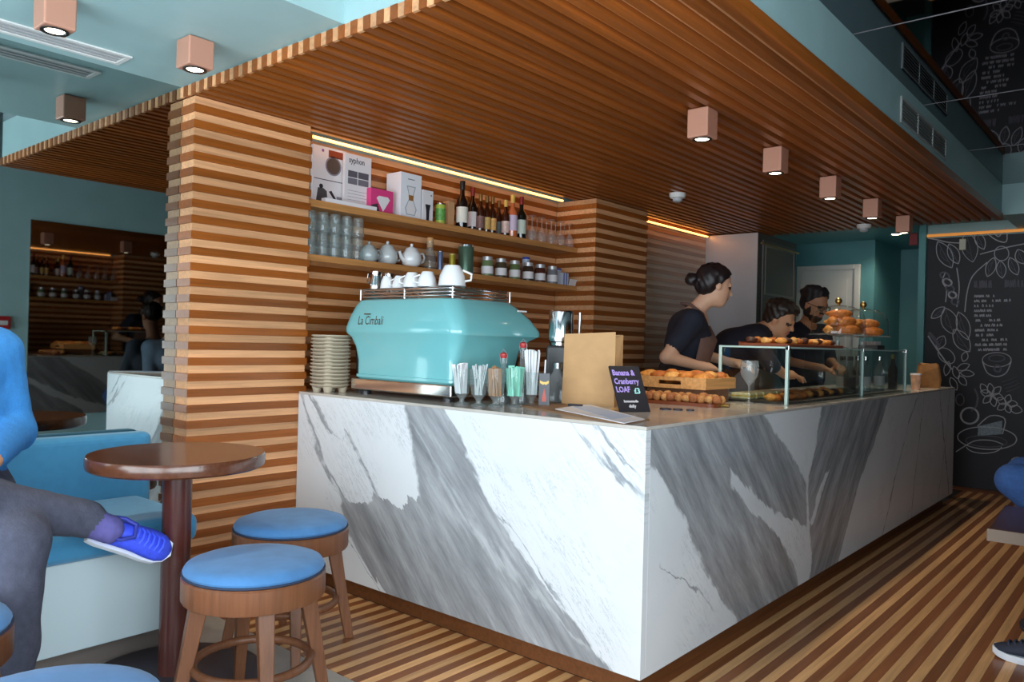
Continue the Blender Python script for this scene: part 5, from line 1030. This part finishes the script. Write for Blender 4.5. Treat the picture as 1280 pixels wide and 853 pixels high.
body('hair', [eli(P_(-.014, 0, .044), (.110, .088, .095), 'hair', R_, .01, ((.72, 0, -.69), .034)), eli(P_(-.05, 0, -.01), (.06, .072, .06), 'hair', R_, .02)]+tufts(P_, R_, 30, 9), {'hair': mat('black_hair', '#120f14', .6)}, .0085, m2_, noise=.003)
gl_ = MB()
for s_ in (-1, 1): gl_.tube([P_(.100, s_*.036+.024*math.cos(a), -.002+.018*math.sin(a)) for a in [2*PI*i/14 for i in range(14)]], .0028, 5, True)
gl_.tube([P_(.102, -.012, 0), P_(.104, .012, 0)], .0025, 5)
for s_ in (-1, 1): gl_.tube([P_(.098, s_*.060, .003), P_(.0, s_*.083, .006)], .0025, 5)
gl_.build('glasses', BLACK, m2_, smooth=60)

# ------------------------------------------------------------------ shoes
def shoe(parent, M_, up, sole, trim, lace, L=.285, W=.050, name='shoe'):
    """trainer along +x of M_, sole at z = 0"""
    T = lambda x_, y_, z_: M_ @ Vector((x_, y_, z_)); prof = [(0, .60, .075, .062), (.03, .74, .082, .080), (.09, .80, .088, .096), (.14, .86, .082, .100), (.19, .98, .066, .085), (.23, 1.0, .052, .062), (.262, .84, .044, .046), (.285, .40, .034, .032)]
    rg = []; sg_ = []
    for x_, w, ht, _ in prof:
        w *= W; rr = []
        for k in range(14):
            a = -.5*PI+2*PI*k/14; cy, cz = math.cos(a), math.sin(a); y_ = w*(abs(cy)**.75)*(1 if cy > 0 else -1); z_ = .022+(ht-.016)*(.5+.5*(abs(cz)**.8)*(1 if cz > 0 else -1)); y_ *= 1 if cz < 0 else (1-.35*cz)
            rr.append(tuple(T(x_*L/.285, y_, z_)))
        rg.append(rr); e = w*1.07; lift = .014*max(0, (x_-.2)/.085)**2
        sg_.append([tuple(T(x_*L/.285, yy, zz)) for yy, zz in ((-e*.93, lift), (-e, lift+.012), (-e*.97, lift+.026), (e*.97, lift+.026), (e, lift+.012), (e*.93, lift))])
    s_ = MB().loft(rg).build(name, up, parent, smooth=70)
    MB().loft(sg_).build('sole', sole, s_, smooth=40)
    for k in range(6):
        x_ = .115+k*.020; zt = .089-.0062*k
        MB().tube([T(x_, -.026, zt-.006), T(x_+.004, -.012, zt+.006), T(x_+.006, .012, zt+.006), T(x_, .026, zt-.006)], .0036, 6).build('lace', lace, s_, smooth=60)
    for s2 in (-1, 1): MB().tube([T(.112, s2*.004, .098), T(.104, s2*.018, .106), T(.112, s2*.026, .098), T(.114, s2*.006, .096)], .003, 6).build('bow_loop', lace, s_, smooth=60)
    MB().box(-.006, .004, -.016, .016, 0, .034, M_ @ Matrix.Translation((.002, 0, .05))).build('heel_tab', trim, s_, bevel=.002)
    MB().tube([T(.02, -.032, .080), T(.0, 0, .088), T(.02, .032, .080), T(.07, .034, .092), T(.105, .020, .104), T(.105, -.020, .104), T(.07, -.034, .092)], .007, 8, True).build('collar', trim, s_, smooth=60)
    return s_
# seated person on the bench: crossed leg with a bright blue trainer
sp = thing('person', 'person in a blue sweater and grey trousers sitting cross-legged on the blue bench', 'person', (-1.70, -1.47, 0))
SW = mat('blue_knit', '#2a78bd', .85, noise=.10, nscale=60, bump=.25, bscale=200); GT = mat('grey_jersey', '#454757', .9, noise=.22, nscale=50, bump=.3, bscale=160); SOCK = mat('violet_sock', '#5a5490', .9, noise=.15, nscale=50)
hd, P_, R_ = head((.10, -.02, 1.40), (.95, .05, -.25), 1.02)
q = hd+[cap((.0, 0, 1.17), (.07, -.01, 1.31), .058, .054, 'skin', .03), cap((.05, -.09, .605), (.05, .09, .605), .115, .115, 'trousers', .05), cap((.03, -.05, .72), (.03, .05, .72), .125, .125, 'sweater', .05), cap((.01, -.07, .88), (.01, .07, .88), .13, .13, 'sweater', .05), cap((.0, -.09, 1.01), (.0, .09, 1.01), .115, .115, 'sweater', .05), cap((-.01, -.16, 1.08), (-.01, .16, 1.08), .075, .075, 'sweater', .05),
    cap((-.01, .17, 1.07), (.05, .205, .81), .068, .058, 'sweater', .03), cap((.05, .205, .81), (.32, .06, .765), .060, .042, 'sweater', .03), cap((-.01, -.17, 1.07), (.06, -.25, .81), .070, .060, 'sweater', .03), cap((.06, -.25, .81), (.34, -.06, .78), .060, .042, 'sweater', .03),
    cap((.08, .10, .60), (.56, .055, .565), .100, .078, 'trousers', .04), cap((.56, .055, .565), (.60, .03, .30), .080, .070, 'trousers', .03), cap((.60, .03, .30), (.60, .02, .11), .069, .062, 'trousers', .03),
    cap((.08, -.10, .62), (.52, -.30, .70), .100, .080, 'trousers', .04), cap((.52, -.30, .70), (.50, -.02, .672), .080, .072, 'trousers', .03), cap((.50, -.02, .672), (.485, .268, .582), .072, .055, 'trousers', .03), cap((.48, .24, .592), (.508, .325, .545), .046, .042, 'sock', .006), cap((.60, .02, .10), (.605, .02, .07), .045, .045, 'sock', .006)]
q += hand((.32, .06, .765), (.85, -.5, -.1), (0, 0, -1), thumb=-1, curl=.8)+hand((.34, -.06, .78), (.85, .4, -.1), (0, 0, -1), thumb=1, curl=.8)
mm = base_m(SKIN2, SW, GT); mm.update(sweater=SW, sock=SOCK); body('body', q, mm, .0095, sp, noise=.0015)
body('hair', [eli(P_(-.016, 0, .042), (.108, .088, .096), 'hair', R_, .01, ((.80, 0, -.60), .040))], {'hair': HAIRM}, .0095, sp, noise=.003)
SHB = mat('trainer_blue', '#3f55e8', .6, noise=.15, nscale=80, bump=.2, bscale=250); SHS = mat('trainer_sole', '#dfe2ea', .5); SHT = mat('trainer_trim', '#2b348f', .6); LAC = mat('trainer_lace', '#4a66ff', .6)
def basis(o_, x_, z_):
    x_ = Vector(x_).normalized(); z_ = Vector(z_); z_ = (z_-x_*z_.dot(x_)).normalized(); y_ = z_.cross(x_)
    return Matrix(((x_.x, y_.x, z_.x, o_[0]), (x_.y, y_.y, z_.y, o_[1]), (x_.z, y_.z, z_.z, o_[2]), (0, 0, 0, 1)))
shoe(sp, basis((.435, .285, .530), (.10, .92, -.40), (.84, .1, .42)), SHB, SHS, SHT, LAC, L=.262)
shoe(sp, basis((.54, .02, 0), (1, .05, 0), (0, 0, 1)), SHB, SHS, SHT, LAC)
# two guests on the seat along the right-hand wall: in the picture only a knee and a shoe, the rest shows in the mirrors
JEAN = mat('blue_denim', '#3a5f9c', .85, noise=.2, nscale=60); GREY = mat('grey_blue_shirt', '#76828f', .85, noise=.15, nscale=20)
def guest(loc, label, kx, ky, fxs, fy, shirt):
    t = thing('person', label, 'person', loc, PI); hd, P_, R_ = head((.03, 0, 1.30), (.98, .05, -.1), 1.02)
    q = hd+[cap((-.03, 0, 1.08), (.01, 0, 1.20), .056, .054, 'skin', .03), cap((0, -.08, .55), (0, .08, .55), .11, .11, 'trousers', .05), cap((-.02, -.06, .70), (-.02, .06, .70), .12, .12, 'shirt', .05), cap((-.03, -.08, .90), (-.03, .08, .90), .12, .12, 'shirt', .05), cap((-.04, -.17, 1.02), (-.04, .17, 1.02), .07, .07, 'shirt', .05)]
    for s_ in (-1, 1):
        fx = fxs[(s_+1)//2]
        q += [cap((-.04, s_*.18, 1.01), (.05, s_*.22, .78), .06, .05, 'shirt', .03), cap((.05, s_*.22, .78), (.26, s_*.10, .70), .042, .03, 'skin', .02)]+hand((.26, s_*.10, .70), (.9, -s_*.3, -.2), (0, 0, -1), thumb=s_*-1)
        q += [cap((.03, s_*.09, .54), (kx, s_*ky, .545), .09, .078, 'trousers', .04), cap((kx, s_*ky, .545), (fx, s_*fy, .11), .072, .048, 'trousers', .03)]
    body('body', q, base_m(SKIN2, shirt, JEAN), .011, t); body('hair', [eli(P_(-.016, 0, .042), (.108, .088, .096), 'hair', R_, .01, ((.80, 0, -.60), .040))], {'hair': HAIRM}, .011, t, noise=.003)
    for s_, fx in ((-1, fxs[0]), (1, fxs[1])): shoe(t, basis((fx-.06, s_*fy, 0), (1, s_*.05, 0), (0, 0, 1)), mat('navy_shoe', '#252b3d', .7), SHS, mat('navy_trim', '#1b2030', .7), mat('navy_lace', '#333a50', .7), L=.27)
guest((1.50, 2.42, 0), 'guest in jeans and grey blue shirt, one knee beyond the low table', .80, .16, (.45, .45), .12, GREY)
guest((1.50, 1.16, 0), 'guest in jeans with a navy shoe stretched out before the low table', .50, .13, (.52, .30), .15, mat('slate_shirt', '#5f6f80', .85, noise=.15, nscale=20))
